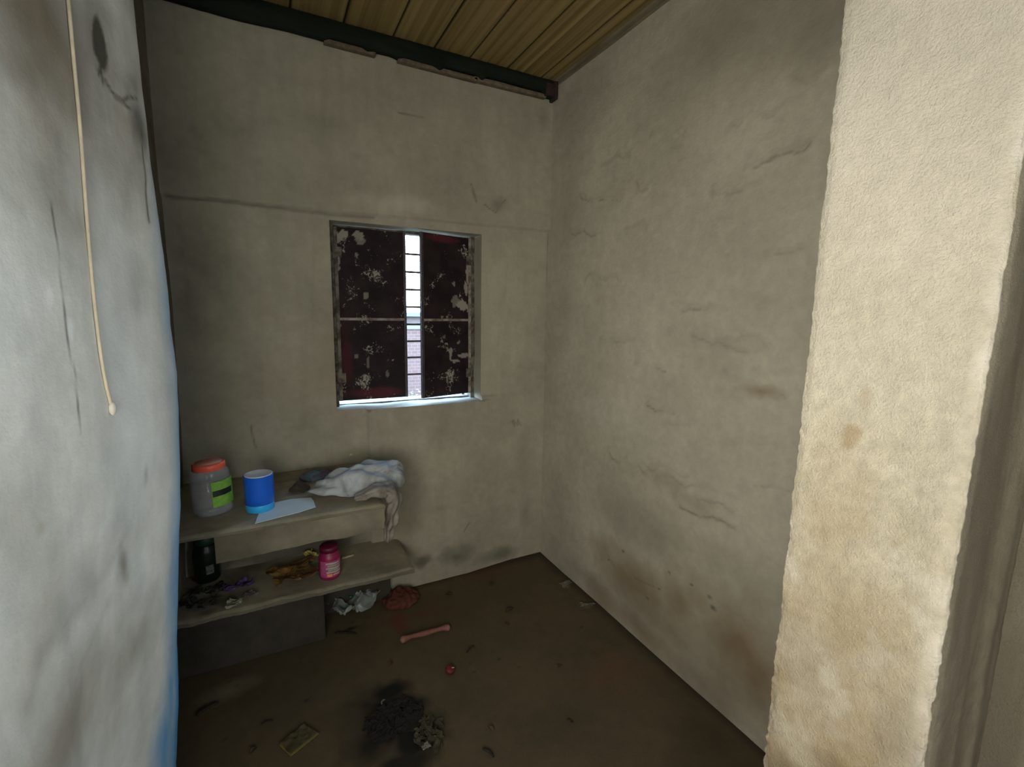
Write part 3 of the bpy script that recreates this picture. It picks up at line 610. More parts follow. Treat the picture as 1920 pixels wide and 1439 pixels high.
# bush outside, low in the gap
bu = empty('leafy_bush', (1.62, 6.2, -0.28)); tag(bu, 'green leafy bush outside, low in the gap between the shutters', 'bush')
bm = bmesh.new(); bl = bmesh.new()
for k in range(26):
    a = rnd.uniform(0, 6.28); r = rnd.uniform(.05, .42); hh = rnd.uniform(.3, .78); tip = Vector((r*math.cos(a), r*math.sin(a), hh))
    bm_tube(bm, [(0, 0, 0), tip*0.5+Vector((0, 0, .08)), tip], [.008, .005, .002], 5)
    for q in range(14):
        c0 = tip*rnd.uniform(.45, 1.0)+Vector([rnd.uniform(-.06, .06) for _ in range(3)]); R3 = Matrix.Rotation(rnd.uniform(0, 6.28), 3, 'Z') @ Matrix.Rotation(rnd.uniform(-1, 1), 3, 'X')
        L = rnd.uniform(.03, .06); vs = [bl.verts.new(c0+R3 @ Vector(p)) for p in ((0, 0, 0), (L*.5, L*.3, .004), (L, 0, 0), (L*.5, -L*.3, .004))]; bl.faces.new(vs)
from_bm('stems', bm, plain('stem_green', (0.08, 0.10, 0.04), 0.8), bu); from_bm('foliage', bl, plain('leaf_green', (0.04, 0.12, 0.03), 0.6, (0.09, 0.17, 0.06), 20), bu, smooth=False)

# ------------------------------------------------------------------ cooking platform: upper slab with fascia, lower slab
SZ, LZ = 0.735, 0.300
def slab_grid(name, x0, x1, y0, y1, z0, z1, m, stains, parent=None, chip=0.006, seed=300, st=0.007):
    xs = axis(x0, x1, st); ys = axis(y0, y1, st); A, Bq = np.meshgrid(xs, ys, indexing='ij')
    D = np.zeros_like(A); B2 = np.zeros_like(A); L2 = np.zeros_like(A)
    for (arr, px, py, rx, ry, k, so, sd) in stains:
        p = at(px, py, Z=z1); t = {'D': D, 'B': B2, 'L': L2}[arr]; np.maximum(t, k*blob2(A, Bq, p.x, p.y, rx, ry, so, 0, .45, sd), out=t)
    e = np.minimum(A-x0, x1-A); f = Bq-y0; edge = np.exp(-(np.minimum(np.where(f < e, f, e), .05)/.010)**2)
    Zt = z1+0.0012*fbm(A, Bq, 8, seed, 3)-0.006*edge
    yo = Bq-np.exp(-(f/.02)**2)*(chip*fbm(A, Bq*0, 10, seed+1, 4)); 
    g = Grid(); g.add(np.dstack([A, yo, Zt]), (D, B2, L2))
    zz = np.linspace(0, 1, max(3, int((z1-z0)/.012)))
    A2, V = np.meshgrid(xs, zz, indexing='ij'); yf = y0-chip*fbm(A2, 0*A2, 10, seed+1, 4)+0.003*fbm(A2, V*(z1-z0), 14, seed+2, 3)*np.sin(V*np.pi)
    g.add(np.dstack([A2, yf, z0+V*(Zt[:, 0][:, None]-z0)]), (0.62+0*A2, 0*A2, 0*A2), flip=False)  # dark front edge, painting the shadow line above the fascia
    B3, V = np.meshgrid(ys, zz, indexing='ij')
    for x in (x0, x1):
        zt = Zt[0 if x == x0 else -1][:, None]; yb = yo[0 if x == x0 else -1][:, None]
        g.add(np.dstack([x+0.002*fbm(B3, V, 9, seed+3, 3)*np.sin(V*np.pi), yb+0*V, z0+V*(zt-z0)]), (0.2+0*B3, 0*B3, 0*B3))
    g.quad((x0, y0, z0), (x0, y1, z0), (x1, y1, z0), (x1, y0, z0)); g.quad((x0, y1, z0), (x0, y1, z1), (x1, y1, z1), (x1, y1, z0))
    return g.build(name, m, parent)
sh = slab_grid('cement_worktop', XL-0.02, 0.378, 1.825, YB-0.002, SZ-0.015, SZ, M_shelf,
    [('D', 560, 925, .06, .05, .6, 1, 1), ('D', 600, 893, .2, .03, .5, 1, 2), ('B', 620, 940, .12, .1, .35, 1.1, 3), ('L', 430, 1000, .2, .08, .12, 1, 4), ('D', 600, 885, .14, .04, .4, 1, 5),
     ('D', 400, 1000, .05, .04, .2, 1, 6)], chip=0.005, seed=300)
tag(sh, 'raised grey cement worktop slab against the back wall below the window', 'worktop')
# fascia under the slab
xs = axis(-0.205, 0.374, 0.007); zz = np.linspace(0, 1, 14); A, V = np.meshgrid(xs, zz, indexing='ij')
lowz = 0.632+0.006*fbm(xs, xs*0, 7, 311, 4)-0.010*np.clip((0.1-xs)/.2, 0, 1); zt = SZ-0.015
fy = 1.831+0.004*fbm(A, V*.1, 12, 312, 3)+0.006*np.clip((0.02-A)/0.1, 0, 1)*fbm(A, V*.1, 20, 313, 3)
zq = lowz[:, None]+V*(zt-lowz[:, None])
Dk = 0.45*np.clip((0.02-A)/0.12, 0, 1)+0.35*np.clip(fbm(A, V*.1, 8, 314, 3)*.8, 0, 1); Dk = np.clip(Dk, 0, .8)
g = Grid(); g.add(np.dstack([A, fy, zq]), (Dk, 0.4*Dk, 0*Dk)); g.add(np.dstack([A, 1.885+0*A, zq]), (Dk, 0*Dk, 0*Dk), flip=True)
for i in (0, -1): g.add(np.stack([np.dstack([A[i], fy[i], zq[i]])[0], np.dstack([A[i], 1.885+0*A[i], zq[i]])[0]]))
for j in (0, -1): g.add(np.stack([np.stack([A[:, j], fy[:, j], zq[:, j]], -1), np.stack([A[:, j], 1.885+0*A[:, j], zq[:, j]], -1)]))
g.build('fascia', M_kitchen, sh)
lw = slab_grid('low_cement_ledge', XL-0.045, 0.556, 2.05, YB-0.002, LZ-0.020, LZ, M_shelf,
    [('D', 400, 1130, .10, .06, .7, 1, 11), ('D', 480, 1060, .14, .1, .55, 1, 12), ('B', 560, 1085, .16, .08, .5, 1, 13), ('D', 640, 1005, .2, .04, .4, 1, 14), ('B', 690, 1040, .2, .12, .25, 1.2, 15),
     ('D', 390, 1150, .04, .03, .5, 1, 16), ('L', 395, 1165, .08, .02, .25, 1, 17), ('D', 380, 1090, .05, .05, .8, .8, 18), ('D', 520, 1120, .08, .03, .4, 1, 19)], chip=0.010, seed=320)
tag(lw, 'low cement ledge slab under the worktop, littered with jars and scraps', 'shelf')
M_base = plain('dark_base', (0.045, 0.040, 0.030), 0.95, (0.024, 0.022, 0.017), 7, 0.8)  # very dark tone for the ledge base
bm = bmesh.new(); bm_box(bm, XL-0.04, 2.33, 0.001, 0.50, YB-0.004, LZ-0.018, 0.006); bm_box(bm, XL-0.04, 2.14, 0.001, 0.16, 2.329, LZ-0.018, 0.006); struct(from_bm('ledge_base', bm, M_base, smooth=False))  # base and pier carrying the low ledge

# ================================================================== things on the worktop and the ledge
M_clear = plain('clear_plastic', (0.62, 0.68, 0.74), 0.10, spec=0.7, alpha=0.13)
M_lid = plain('orange_red_plastic', (0.80, 0.10, 0.055), 0.42, (0.70, 0.12, 0.07), 20)
M_green = plain('green_label', (0.20, 0.44, 0.05), 0.6, (0.13, 0.33, 0.04), 60)
M_black = plain('black_print', (0.012, 0.016, 0.012), 0.5)
M_blue = plain('blue_plastic', (0.01, 0.11, 0.62), 0.28, (0.01, 0.09, 0.52), 5, spec=0.5)
M_bluelow = plain('light_blue_glow', (0.03, 0.38, 0.80), 0.3)
M_white = plain('white_plastic', (0.62, 0.66, 0.72), 0.5, (0.50, 0.54, 0.60), 30)
M_mag = plain('magenta_plastic', (0.20, 0.010, 0.055), 0.4, (0.26, 0.015, 0.08), 20)
M_magd = plain('dark_magenta_lid', (0.10, 0.004, 0.024), 0.5)
M_pink = plain('pink_label', (0.42, 0.10, 0.24), 0.5, (0.30, 0.03, 0.13), 35)
M_lab = plain('pale_label_print', (0.46, 0.42, 0.37), 0.5)
M_labg = plain('green_label_print', (0.20, 0.42, 0.26), 0.5)
M_laby = plain('orange_label_print', (0.70, 0.32, 0.08), 0.5)
M_bottle = plain('dark_green_glass', (0.006, 0.014, 0.008), 0.35, (0.003, 0.008, 0.005), 12, spec=0.35)

def curved_label(name, r, z0, z1, a0, a1, m, parent, wave=0.0, n=28):
    bm = bmesh.new(); P = []
    for i in range(n+1):
        a = a0+(a1-a0)*i/n; dz = wave*math.sin(i/n*math.pi*2)
        P.append([[bm.verts.new((rr*math.cos(a), rr*math.sin(a), z+dz)) for z in (z0, z1)] for rr in (r, r+0.0007)])
    for A_, B2 in zip(P, P[1:]):
        for q in ((A_[1][0], B2[1][0], B2[1][1], A_[1][1]), (A_[0][0], A_[0][1], B2[0][1], B2[0][0]), (A_[0][0], B2[0][0], B2[1][0], A_[1][0]), (A_[0][1], A_[1][1], B2[1][1], B2[0][1])): bm.faces.new(q)
    for E_ in (P[0], P[-1]): bm.faces.new((E_[0][0], E_[1][0], E_[1][1], E_[0][1]))
    return from_bm(name, bm, m, parent, smooth=False)

# large clear jar with an orange red lid
t = empty('plastic_jar', (-0.221, 2.030, SZ+0.001)); t.rotation_euler = (0, -0.03, 0); t.location.z += 0.002; tag(t, 'large clear plastic jar with orange-red screw lid and green label on the worktop', 'jar')
R_ = 0.066; SQ = lambda a, z: 1+0.035*math.cos(4*(a+.4))
outer = [(0.020, 0.004), (R_-0.012, 0.0), (R_-0.003, 0.004), (R_, 0.012), (R_, 0.025), (R_-.003, .030), (R_, .035), (R_, 0.125), (R_-.004, 0.130), (R_, .135), (R_-.004, .141), (R_, .147), (R_-.004, .152), (R_-0.002, 0.158), (R_-0.010, 0.170), (R_-0.016, 0.176), (R_-0.016, 0.196)]
bm = bmesh.new(); bm_lathe(bm, outer+[(r-0.0016, z+(.0016 if z < .02 else 0)) for r, z in outer[::-1]], 56, False, False, wob=SQ); from_bm('jar_body', bm, M_clear, t)
bm = bmesh.new(); RL = R_-0.012
bm_lathe(bm, [(RL-.002, 0.168), (RL, 0.170), (RL, 0.190), (RL-0.003, 0.194), (RL-0.007, 0.1945), (RL-0.008, 0.192), (0.004, 0.192)], 72, True, True, wob=lambda a, z: 1+(0.010*math.cos(36*a) if .169 < z < .191 else 0))
lid = from_bm('screw_lid', bm, M_lid, t)
bm = bmesh.new(); bm_lathe(bm, [(RL-0.009, 0.1925), (RL-0.009, 0.1950), (0.003, 0.1960)], 48, True, True); o = from_bm('lid_disc', bm, plain('faded_lid_top', (0.50, 0.33, 0.27), 0.6, (0.60, 0.22, 0.16), 18), lid)
view = math.atan2(-2.03, 0.221)
lb = curved_label('label', R_+.0015, 0.036, 0.132, view+0.0, view+1.55, M_green, t); lb['label'] = 'bright green paper label'
curved_label('black_band', R_+.0026, 0.077, 0.099, view+0.04, view+1.15, M_black, lb)

# blue canister with white lid
t = empty('blue_canister', (-0.064, 1.982, SZ+0.001)); tag(t, 'blue plastic canister with flat white top, right of the clear jar', 'canister')
R_ = 0.051
bm = bmesh.new(); bm_lathe(bm, [(R_-.006, 0), (R_-.002, .002), (R_-.001, .020), (R_-.001, 0.024), (R_-.0005, 0.030)], 56, True, True); from_bm('glow_band', bm, M_bluelow, t)  # lighter band painted for light glowing through the canister foot
bm = bmesh.new(); bm_lathe(bm, [(R_-.003, .0285), (R_, .030), (R_, .060), (R_, .120), (R_+.001, 0.138), (R_+.0015, 0.1395), (R_-.002, .1400)], 56, True, True); from_bm('canister_body', bm, M_blue, t)
bm = bmesh.new(); bm_lathe(bm, [(R_-.003, .1395), (R_-.002, .1425), (R_-.004, .1435), (R_-.006, .1425), (0.003, .1425)], 56, True, True); from_bm('white_lid', bm, M_white, t)

# crumpled things -----------------------------------------------------------
def crumple(p, amp, sc, seed):
    q = p*sc+Vector((seed*3.1, seed*1.7, seed*.9)); v = Vector((0, 0, 0))
    for k in range(3):
        f = 2**k; n = Vector([noise.noise(q*f+Vector((i*11.3, 0, 0))) for i in range(3)])
        v += n*(1/f)
    r = 1-abs(noise.noise(q*1.6+Vector((5, 5, 5))))*2
    return v*amp, r*amp*0.6
def bundle(name, mat_, rad, seed, amp, sc, parent=None, sub=5, flat=-0.2, fold_dir=None, folds=0.0, ffreq=40, shape=None):
    """closed soft body with folds; flattened underneath"""
    bm = bmesh.new(); bmesh.ops.create_icosphere(bm, subdivisions=sub, radius=1.0)
    for v in bm.verts:
        d = v.co.normalized(); p = Vector((d.x*rad[0], d.y*rad[1], d.z*rad[2]))
        if shape: p = shape(d, p)
        dv, rr = crumple(p, amp, sc, seed); p = p+dv+d*rr
        if folds: p += d*folds*math.sin(p.dot(fold_dir)*ffreq+3*noise.noise(p*9+Vector((seed, 0, 0))))*max(0, d.z+.5)
        if p.z < flat*rad[2]: p.z = flat*rad[2]+(p.z-flat*rad[2])*0.03
        v.co = p
    mz = min(v.co.z for v in bm.verts)
    for v in bm.verts: v.co.z -= mz
    return from_bm(name, bm, mat_, parent)
def sheet(name, mat_, w_, h_, seed, amp, sc, parent=None, n=40, th=0.0012, outline=None, lift=0.0):
    """thin crumpled sheet with two faces and a rim; rests at z=0"""
    bm = bmesh.new(); V = {}
    for i in range(n+1):
        for j in range(n+1):
            u, v = i/n-.5, j/n-.5; x, y = u*w_, v*h_
            if outline:
                a = math.atan2(v, u); k = 1+outline*noise.noise(Vector((math.cos(a)*1.6+seed, math.sin(a)*1.6, seed))); x *= k; y *= k
            q = Vector((x*sc, y*sc, seed*2.3)); z = 0
            for f in (1, 2, 4): z += (1-2*abs(noise.noise(q*f)))/f
            z = max(0, amp*(z*.5+.35)); x += amp*.6*noise.noise(q*1.3+Vector((7, 0, 0))); y += amp*.6*noise.noise(q*1.3+Vector((0, 7, 0)))
            z += lift*(u*u+v*v)*4
            V[i, j, 0] = bm.verts.new((x, y, z)); V[i, j, 1] = bm.verts.new((x, y, z+th))
    for i in range(n):
        for j in range(n):
            bm.faces.new((V[i, j, 1], V[i+1, j, 1], V[i+1, j+1, 1], V[i, j+1, 1])); bm.faces.new((V[i, j, 0], V[i, j+1, 0], V[i+1, j+1, 0], V[i+1, j, 0]))
    for i in range(n):
        for a, b in (((i, 0), (i+1, 0)), ((i+1, n), (i, n)), ((0, i+1), (0, i)), ((n, i), (n, i+1))):
            bm.faces.new((V[a+(0,)], V[b+(0,)], V[b+(1,)], V[a+(1,)]))
    return from_bm(name, bm, mat_, parent)
def place(o, px, py, Z, rz=0.0, dz=0.0015, tilt=None):
    p = at(px, py, Z=Z); o.location = (p.x, p.y, Z+dz); o.rotation_euler = (tilt[0] if tilt else 0, tilt[1] if tilt else 0, rz); return o

# painted patch of window light: a thin sheet at the worktop front edge
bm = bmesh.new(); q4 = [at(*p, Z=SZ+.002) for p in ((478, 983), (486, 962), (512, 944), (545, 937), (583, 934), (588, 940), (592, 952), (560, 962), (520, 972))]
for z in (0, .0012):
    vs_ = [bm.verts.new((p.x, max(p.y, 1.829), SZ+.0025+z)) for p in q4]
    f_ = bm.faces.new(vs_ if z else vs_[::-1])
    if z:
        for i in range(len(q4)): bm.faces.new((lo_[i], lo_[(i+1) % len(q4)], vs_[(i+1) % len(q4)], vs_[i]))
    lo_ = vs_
o = from_bm('window_light_patch', bm, plain('pale_blue_light', (0.62, 0.73, 0.78), 0.35, (0.54, 0.68, 0.76), 20), smooth=False); tag(o, 'painted patch of window light at the worktop edge right of the blue canister', 'sheet')
# bundle of pale cloth on the worktop
def cloth_mat(name, a, b, c_, sc=14):
    m, n, bs = mat(name); tcx = N(n, 'ShaderNodeTexCoord').outputs['Object']
    c = mixc(n, ramp(n, noise_tex(n, sc, 4, 0.6, tcx, 0.8), 0.38, 0.62), a, b); c = mixc(n, ramp(n, noise_tex(n, sc*.6, 4, 0.7, tcx, 1.0), 0.58, 0.72), c, c_)
    n.links.new(c, bs.inputs['Base Color']); bs.inputs['Roughness'].default_value = 0.9
    bp = N(n, 'ShaderNodeBump'); bp.inputs['Strength'].default_value = 0.3; bp.inputs['Distance'].default_value = 0.002; n.links.new(noise_tex(n, 260, 3, 0.6, tcx), bp.inputs['Height']); n.links.new(bp.outputs[0], bs.inputs['Normal'])
    return m
M_cloth = cloth_mat('faded_white_cloth', (0.36, 0.40, 0.43), (0.25, 0.265, 0.27), (0.16, 0.13, 0.11))
M_rag = cloth_mat('grey_brown_rag', (0.22, 0.205, 0.18), (0.14, 0.125, 0.105), (0.08, 0.07, 0.065), 20)
M_print = cloth_mat('dark_printed_cloth', (0.05, 0.13, 0.17), (0.10, 0.05, 0.09), (0.13, 0.06, 0.05), 30)
def shp(d, p):                                     # narrower and lower towards its left end, cushion-like
    k = (d.x+1)/2; s_ = 0.42+0.62*k**0.7; q = Vector((p.x, p.y*s_, p.z*(0.30+0.75*k)))
    e = 1+0.10*(abs(d.x)**3+abs(d.y)**3); q.x *= e; q.y *= e; return q
o = bundle('cloth_bundle', M_cloth, (0.180, 0.125, 0.085), 3, 0.016, 9, sub=6, flat=-.35, fold_dir=Vector((.5, 1, .2)), folds=0.006, ffreq=70, shape=shp)
o.location = (0.310, 2.050, SZ+0.002); o.rotation_euler = (0, 0, 0.06)
tag(o, 'faded white-blue cloth bundle lying on the right end of the worktop', 'cloth')
o2 = bundle('printed_cloth', M_print, (0.075, 0.045, 0.020), 5, 0.010, 22, sub=5, flat=-.3)
o2.location = (0.165, 2.270, SZ+0.002); o2.rotation_euler = (0, 0, .35); tag(o2, 'dark multicoloured scrap of cloth tucked behind the white cloth bundle', 'cloth')
o2 = bundle('dark_rag', plain('brown_black_rag', (0.045, 0.034, 0.022), 0.95, (0.025, 0.02, 0.014), 40, 0.4), (0.034, 0.028, 0.020), 8, 0.010, 30, sub=4, flat=-.3)
o2.location = (0.082, 2.130, SZ+0.002); tag(o2, 'small dark brown rag lump at the left tip of the white cloth bundle', 'rag')
# rag hanging over the right end of the worktop
bm = bmesh.new(); n1, n2 = 70, 44
path = [Vector(p) for p in ((0.275, 1.895, SZ+.020), (0.32, 1.885, SZ+.034), (0.37, 1.883, SZ+.044), (0.410, 1.890, SZ+.030), (0.430, 1.897, SZ-.010), (0.424, 1.903, SZ-.060), (0.418, 1.908, SZ-.110), (0.411, 1.912, SZ-.150), (0.404, 1.915, SZ-.188), (0.402, 1.916, SZ-.205))]
wd_ = [.018, .034, .042, .046, .045, .041, .038, .034, .026, .012]; th_ = [.012, .020, .026, .030, .030, .027, .025, .022, .018, .008]
rings = []
for i in range(n1):
    s_ = i/(n1-1)*(len(path)-1); k = min(int(s_), len(path)-2); f = s_-k; f2 = f*f*(3-2*f)
    P0 = path[k].lerp(path[k+1], f); T_ = (path[k+1]-path[k]).normalized(); W_ = Vector((0.25, 1, 0)).normalized(); Nv = T_.cross(W_).normalized(); a_ = wd_[k]*(1-f2)+wd_[k+1]*f2; b_ = th_[k]*(1-f2)+th_[k+1]*f2
    ring = []
    for j in range(n2):
        an_ = 2*math.pi*j/n2; q = P0+W_*math.cos(an_)*a_+Nv*math.sin(an_)*b_
        g_ = 1+0.16*math.sin(5*an_+2.5*math.sin(i*.09))+0.25*noise.noise(q*22)+0.12*math.sin(i*.55+2*math.sin(an_))
        q = P0+(q-P0)*g_
        if i/(n1-1) < 0.36: q.z = max(q.z, SZ+.002)
        elif i/(n1-1) > .5 and SZ-.2 < q.z < SZ: q.x = max(q.x, 0.386)
        ring.append(bm.verts.new(q))
    rings.append(ring)
for A_, B2 in zip(rings, rings[1:]):
    for j in range(n2): bm.faces.new((A_[j], A_[(j+1) % n2], B2[(j+1) % n2], B2[j]))
bm.faces.new(rings[0][::-1]); bm.faces.new(rings[-1])
o = from_bm('hanging_rag', bm, M_rag); tag(o, 'grey-brown rag hanging over the right end of the worktop', 'rag')

# magenta jar on the ledge
t = empty('magenta_jar', (0.190, 2.150, LZ+0.001)); tag(t, 'magenta plastic jar with a printed pink and white label on the low ledge', 'jar')
R_ = 0.046
bm = bmesh.new(); bm_lathe(bm, [(.018, .003), (R_-.012, 0), (R_-.004, .004), (R_, .014), (R_, .030), (R_-.001, .036), (R_, .042), (R_, .098), (R_-.002, .108), (R_-.007, .120), (R_-.012, .126), (R_-.012, .130)], 48, True, True); from_bm('jar_body', bm, M_mag, t)
bm = bmesh.new(); bm_lathe(bm, [(R_-.010, .128), (R_-.006, .129), (R_-.006, .150), (R_-.010, .154), (.004, .155)], 60, True, True, wob=lambda a, z: 1+(0.012*math.cos(30*a) if z < .151 else 0)); from_bm('screw_lid', bm, M_magd, t)
va = math.atan2(-2.15, -0.19); lb = curved_label('label', R_+.0004, .020, .094, va-.95, va+1.25, M_pink, t); lb['label'] = 'pink label with pale printed lines'
for z, a0, a1, m_ in ((.084, -.35, .9, M_lab), (.073, -.2, 1.0, M_labg), (.062, -.35, 1.05, M_lab), (.053, -.15, .9, M_labg), (.043, -.3, 1.1, M_lab), (.030, .30, 1.0, M_lab)):
    curved_label('print_line', R_+.0014, z-.0032, z+.0032, va+a0, va+a1, m_, lb, wave=.0012)
curved_label('print_patch', R_+.0014, .024, .036, va-.25, va+.2, M_laby, lb)

# dark bottle jar at the back of the ledge, left
t = empty('dark_jar', (-0.300, 2.362, LZ+0.001)); tag(t, 'dark green glass jar in the shadow at the left end of the ledge', 'jar')
R_ = 0.050
bm = bmesh.new(); bm_lathe(bm, [(R_-.010, 0), (R_-.003, .003), (R_, .012), (R_, .135), (R_-.003, .150), (R_-.010, .165), (R_-.012, .175)], 40, True, True); from_bm('jar_body', bm, M_bottle, t)
bm = bmesh.new(); bm_lathe(bm, [(R_-.009, .174), (R_-.007, .176), (R_-.007, .205), (R_-.010, .208), (.003, .209)], 40, True, True); from_bm('lid', bm, plain('dark_green_lid', (0.010, 0.045, 0.022), 0.5), t)
va = math.atan2(-2.36, .30); curved_label('label', R_+.0003, .045, .085, va-.1, va+.5, plain('torn_grey_label', (0.05, 0.055, 0.05), 0.8, (0.16, 0.16, 0.14), 70), t)

# yellow-orange plastic packet, purple wrapper, pale scrap, debris, white clip on the ledge
M_yel = plain('thin_yellow_orange_film', (0.18, 0.105, 0.03), 0.4, (0.11, 0.055, 0.02), 14, lo=.4, hi=.6)
o = sheet('yellow_packet', M_yel, .20, .15, 4, .035, 12, n=60, outline=.5); place(o, 553, 1082, LZ, .2); tag(o, 'crumpled yellow-orange plastic packet left of the magenta jar', 'packet')
bm = bmesh.new()
p2_ = sheet('yellow_scrap', plain('bright_yellow_film', (0.42, 0.40, 0.07), 0.4, (0.5, 0.45, 0.2), 30), .05, .07, 6, .03, 24, n=30, outline=.4); place(p2_, 583, 1050, LZ, .5)
tag(p2_, 'small bright yellow film scrap touching the left side of the magenta jar', 'scrap')
o = sheet('purple_wrapper', plain('purple_film', (0.075, 0.035, 0.15), 0.45, (0.05, 0.035, 0.08), 16), .105, .065, 7, .030, 18, n=44, outline=.4); place(o, 447, 1107, LZ, .25); tag(o, 'crumpled purple plastic wrapper near the front edge of the ledge', 'wrapper')
o = sheet('pale_wrapper', plain('pale_grey_green_paper', (0.30, 0.31, 0.24), 0.7, (0.22, 0.24, 0.16), 30), .055, .060, 9, .014, 28, n=30, outline=.3); place(o, 440, 1136, LZ, -.3); tag(o, 'pale greenish paper scrap in front of the purple wrapper', 'scrap')
o = sheet('torn_paper', plain('dull_mauve_paper', (0.17, 0.14, 0.14), 0.8), .04, .05, 12, .010, 30, n=24, outline=.3); place(o, 470, 1118, LZ, .6); tag(o, 'dull mauve paper scrap to the right of the purple wrapper', 'scrap')
t = empty('plastic_clip', (0, 0, 0)); place(t, 652, 1047, LZ, -.05, .004); tag(t, 'small pale plastic clip right of the magenta jar', 'clip')
bm = bmesh.new()
bm_tube(bm, [(-.026, -.004, 0), (-.006, -.002, .001), (.012, .002, .001), (.026, .005, .001)], .0022, 8); bm_tube(bm, [(-.026, -.004, 0), (-.024, .007, .001), (-.004, .010, .001), (.010, .010, .001), (.024, .012, .001)], .0020, 8)
bm_tube(bm, [(.026, .005, .001), (.028, .012, .002), (.022, .020, .003)], .0024, 8); from_bm('clip_body', bm, plain('cream_plastic', (0.50, 0.44, 0.30), 0.6), t)
M_ash = plain('dark_rubbish', (0.022, 0.024, 0.015), 0.9, (0.10, 0.095, 0.06), 40, .4, lo=.5, hi=.66)
rr_ = random.Random(5)
def litter(name, px, py, Z, w_, h_, cnt, mat_, seed, hgt=.02):
    r_ = random.Random(seed); bm = bmesh.new(); p = at(px, py, Z=Z)
    for k in range(cnt):
        a = r_.uniform(0, 6.28); d = math.sqrt(r_.random()); x, y = d*w_*math.cos(a), d*h_*math.sin(a); L = r_.uniform(.008, .026); b = r_.uniform(.004, .012)
        z = max(.003, hgt*(1-d)*r_.random()); Rm = Matrix.Rotation(r_.uniform(0, 6.28), 3, 'Z') @ Matrix.Rotation(r_.uniform(-.5, .5), 3, 'X') @ Matrix.Rotation(r_.uniform(-.4, .4), 3, 'Y')
        vs = [Vector((-L, 0, 0)), Vector((-L*.3, b, .003)), Vector((L*.5, b*.8, 0)), Vector((L, 0, .002)), Vector((L*.3, -b, .003)), Vector((-L*.6, -b*.7, 0))]
        top = [bm.verts.new(Vector((x, y, z+.0016))+Rm @ v) for v in vs]; bot = [bm.verts.new(Vector((x, y, z))+Rm @ v) for v in vs]
        bm.faces.new(top); bm.faces.new(bot[::-1])
        for i in range(6): bm.faces.new((bot[i], bot[(i+1) % 6], top[(i+1) % 6], top[i]))
    mz = min(v.co.z for v in bm.verts)
    for v in bm.verts: v.co.z = max(.0004, v.co.z)
    o = from_bm(name, bm, mat_, smooth=False); o.location = (p.x, p.y, Z+.001); return o
o = litter('shredded_litter', 385, 1118, LZ, .085, .10, 60, M_ash, 31); tag(o, 'dark shredded litter heaped at the left end of the low ledge', 'litter', kind='stuff')

# ================================================================== things on the floor
M_bag = plain('thin_milky_plastic', (0.34, 0.38, 0.36), 0.32, (0.20, 0.24, 0.23), 22, alpha=0.62)
o = sheet('clear_plastic_bag', M_bag, .21, .22, 21, .075, 12, n=70, outline=.35); place(o, 660, 1138, 0, .45, .002); tag(o, 'crumpled clear plastic bag with teal print on the floor below the ledge', 'bag')
q_ = sheet('teal_print', plain('teal_ink', (0.03, 0.20, 0.21), 0.5, (0.05, 0.13, 0.15), 40), .06, .05, 23, .02, 30, n=20, outline=.4, parent=o); q_.location = (.005, -.005, .055)
M_red = plain('dark_red_mesh', (0.10, 0.026, 0.014), 0.8, (0.06, 0.018, 0.011), 60, .4)
o = bundle('red_net_bag', M_red, (0.088, 0.075, 0.040), 14, .012, 18, sub=5, flat=-.2, fold_dir=Vector((1, .1, 0)), folds=.003, ffreq=140); place(o, 752, 1128, 0, .1, .002); tag(o, 'dark red mesh bag lying in a heap right of the clear plastic bag', 'bag')
# pink handle, thick at both ends
t = empty('pink_handle', (0, 0, 0)); p0, p1 = at(752, 1202, Z=0.012), at(842, 1178, Z=0.012)
bm = bmesh.new(); L = (p1-p0).length; nn = 40; pts, rad = [], []
for i in range(nn):
    s_ = i/(nn-1); pts.append((-L/2+s_*L, .006*math.sin(s_*math.pi), .014+.002*math.sin(s_*9))); rad.append(.010+.006*math.exp(-((s_-.06)/.07)**2)+.006*math.exp(-((s_-.94)/.07)**2)+.003*math.exp(-((s_-.5)/.15)**2)-.006*(s_ in (0.0, 1.0)))
bm_tube(bm, pts, rad, 18); from_bm('handle_body', bm, plain('dusty_pink_plastic', (0.20, 0.085, 0.062), 0.7, (0.14, 0.052, 0.04), 40), t)
for sx2 in (-1, 1):
    bm = bmesh.new(); bmesh.ops.create_uvsphere(bm, u_segments=20, v_segments=12, radius=.0175)
    for v in bm.verts: v.co = Vector((v.co.x*.75+sx2*(L/2-.008), v.co.y, v.co.z*.85+.0155))
    from_bm('end_knob', bm, plain('pale_pink_knob', (0.24, 0.125, 0.10), 0.7), t)
m_ = (p0+p1)/2; t.location = (m_.x, m_.y, .0005); t.rotation_euler = (0, 0, math.atan2(p1.y-p0.y, p1.x-p0.x)); tag(t, 'dusty pink plastic handle with knobbed ends lying on the floor', 'handle')
# red bottle cap
t = empty('bottle_cap', (0, 0, 0)); place(t, 843, 1262, 0, 0, .001); t.rotation_euler = (.35, .2, 0); t.location.z = .009; tag(t, 'small dark red bottle cap on the floor in front of the pink handle', 'bottle cap')
bm = bmesh.new(); bm_lathe(bm, [(.018, 0), (.019, .001), (.019, .013), (.0165, .0165), (.003, .017)], 40, True, True, wob=lambda a, z: 1+(.03*math.cos(24*a) if z < .014 else 0)); from_bm('cap_shell', bm, plain('dark_red_cap', (0.12, 0.014, 0.010), 0.6, (0.07, 0.010, 0.008), 40), t)
bm = bmesh.new(); bm_box(bm, .004, -.002, .0172, .016, .002, .0182, .0003); from_bm('scratch_mark', bm, M_lab, t, smooth=False)
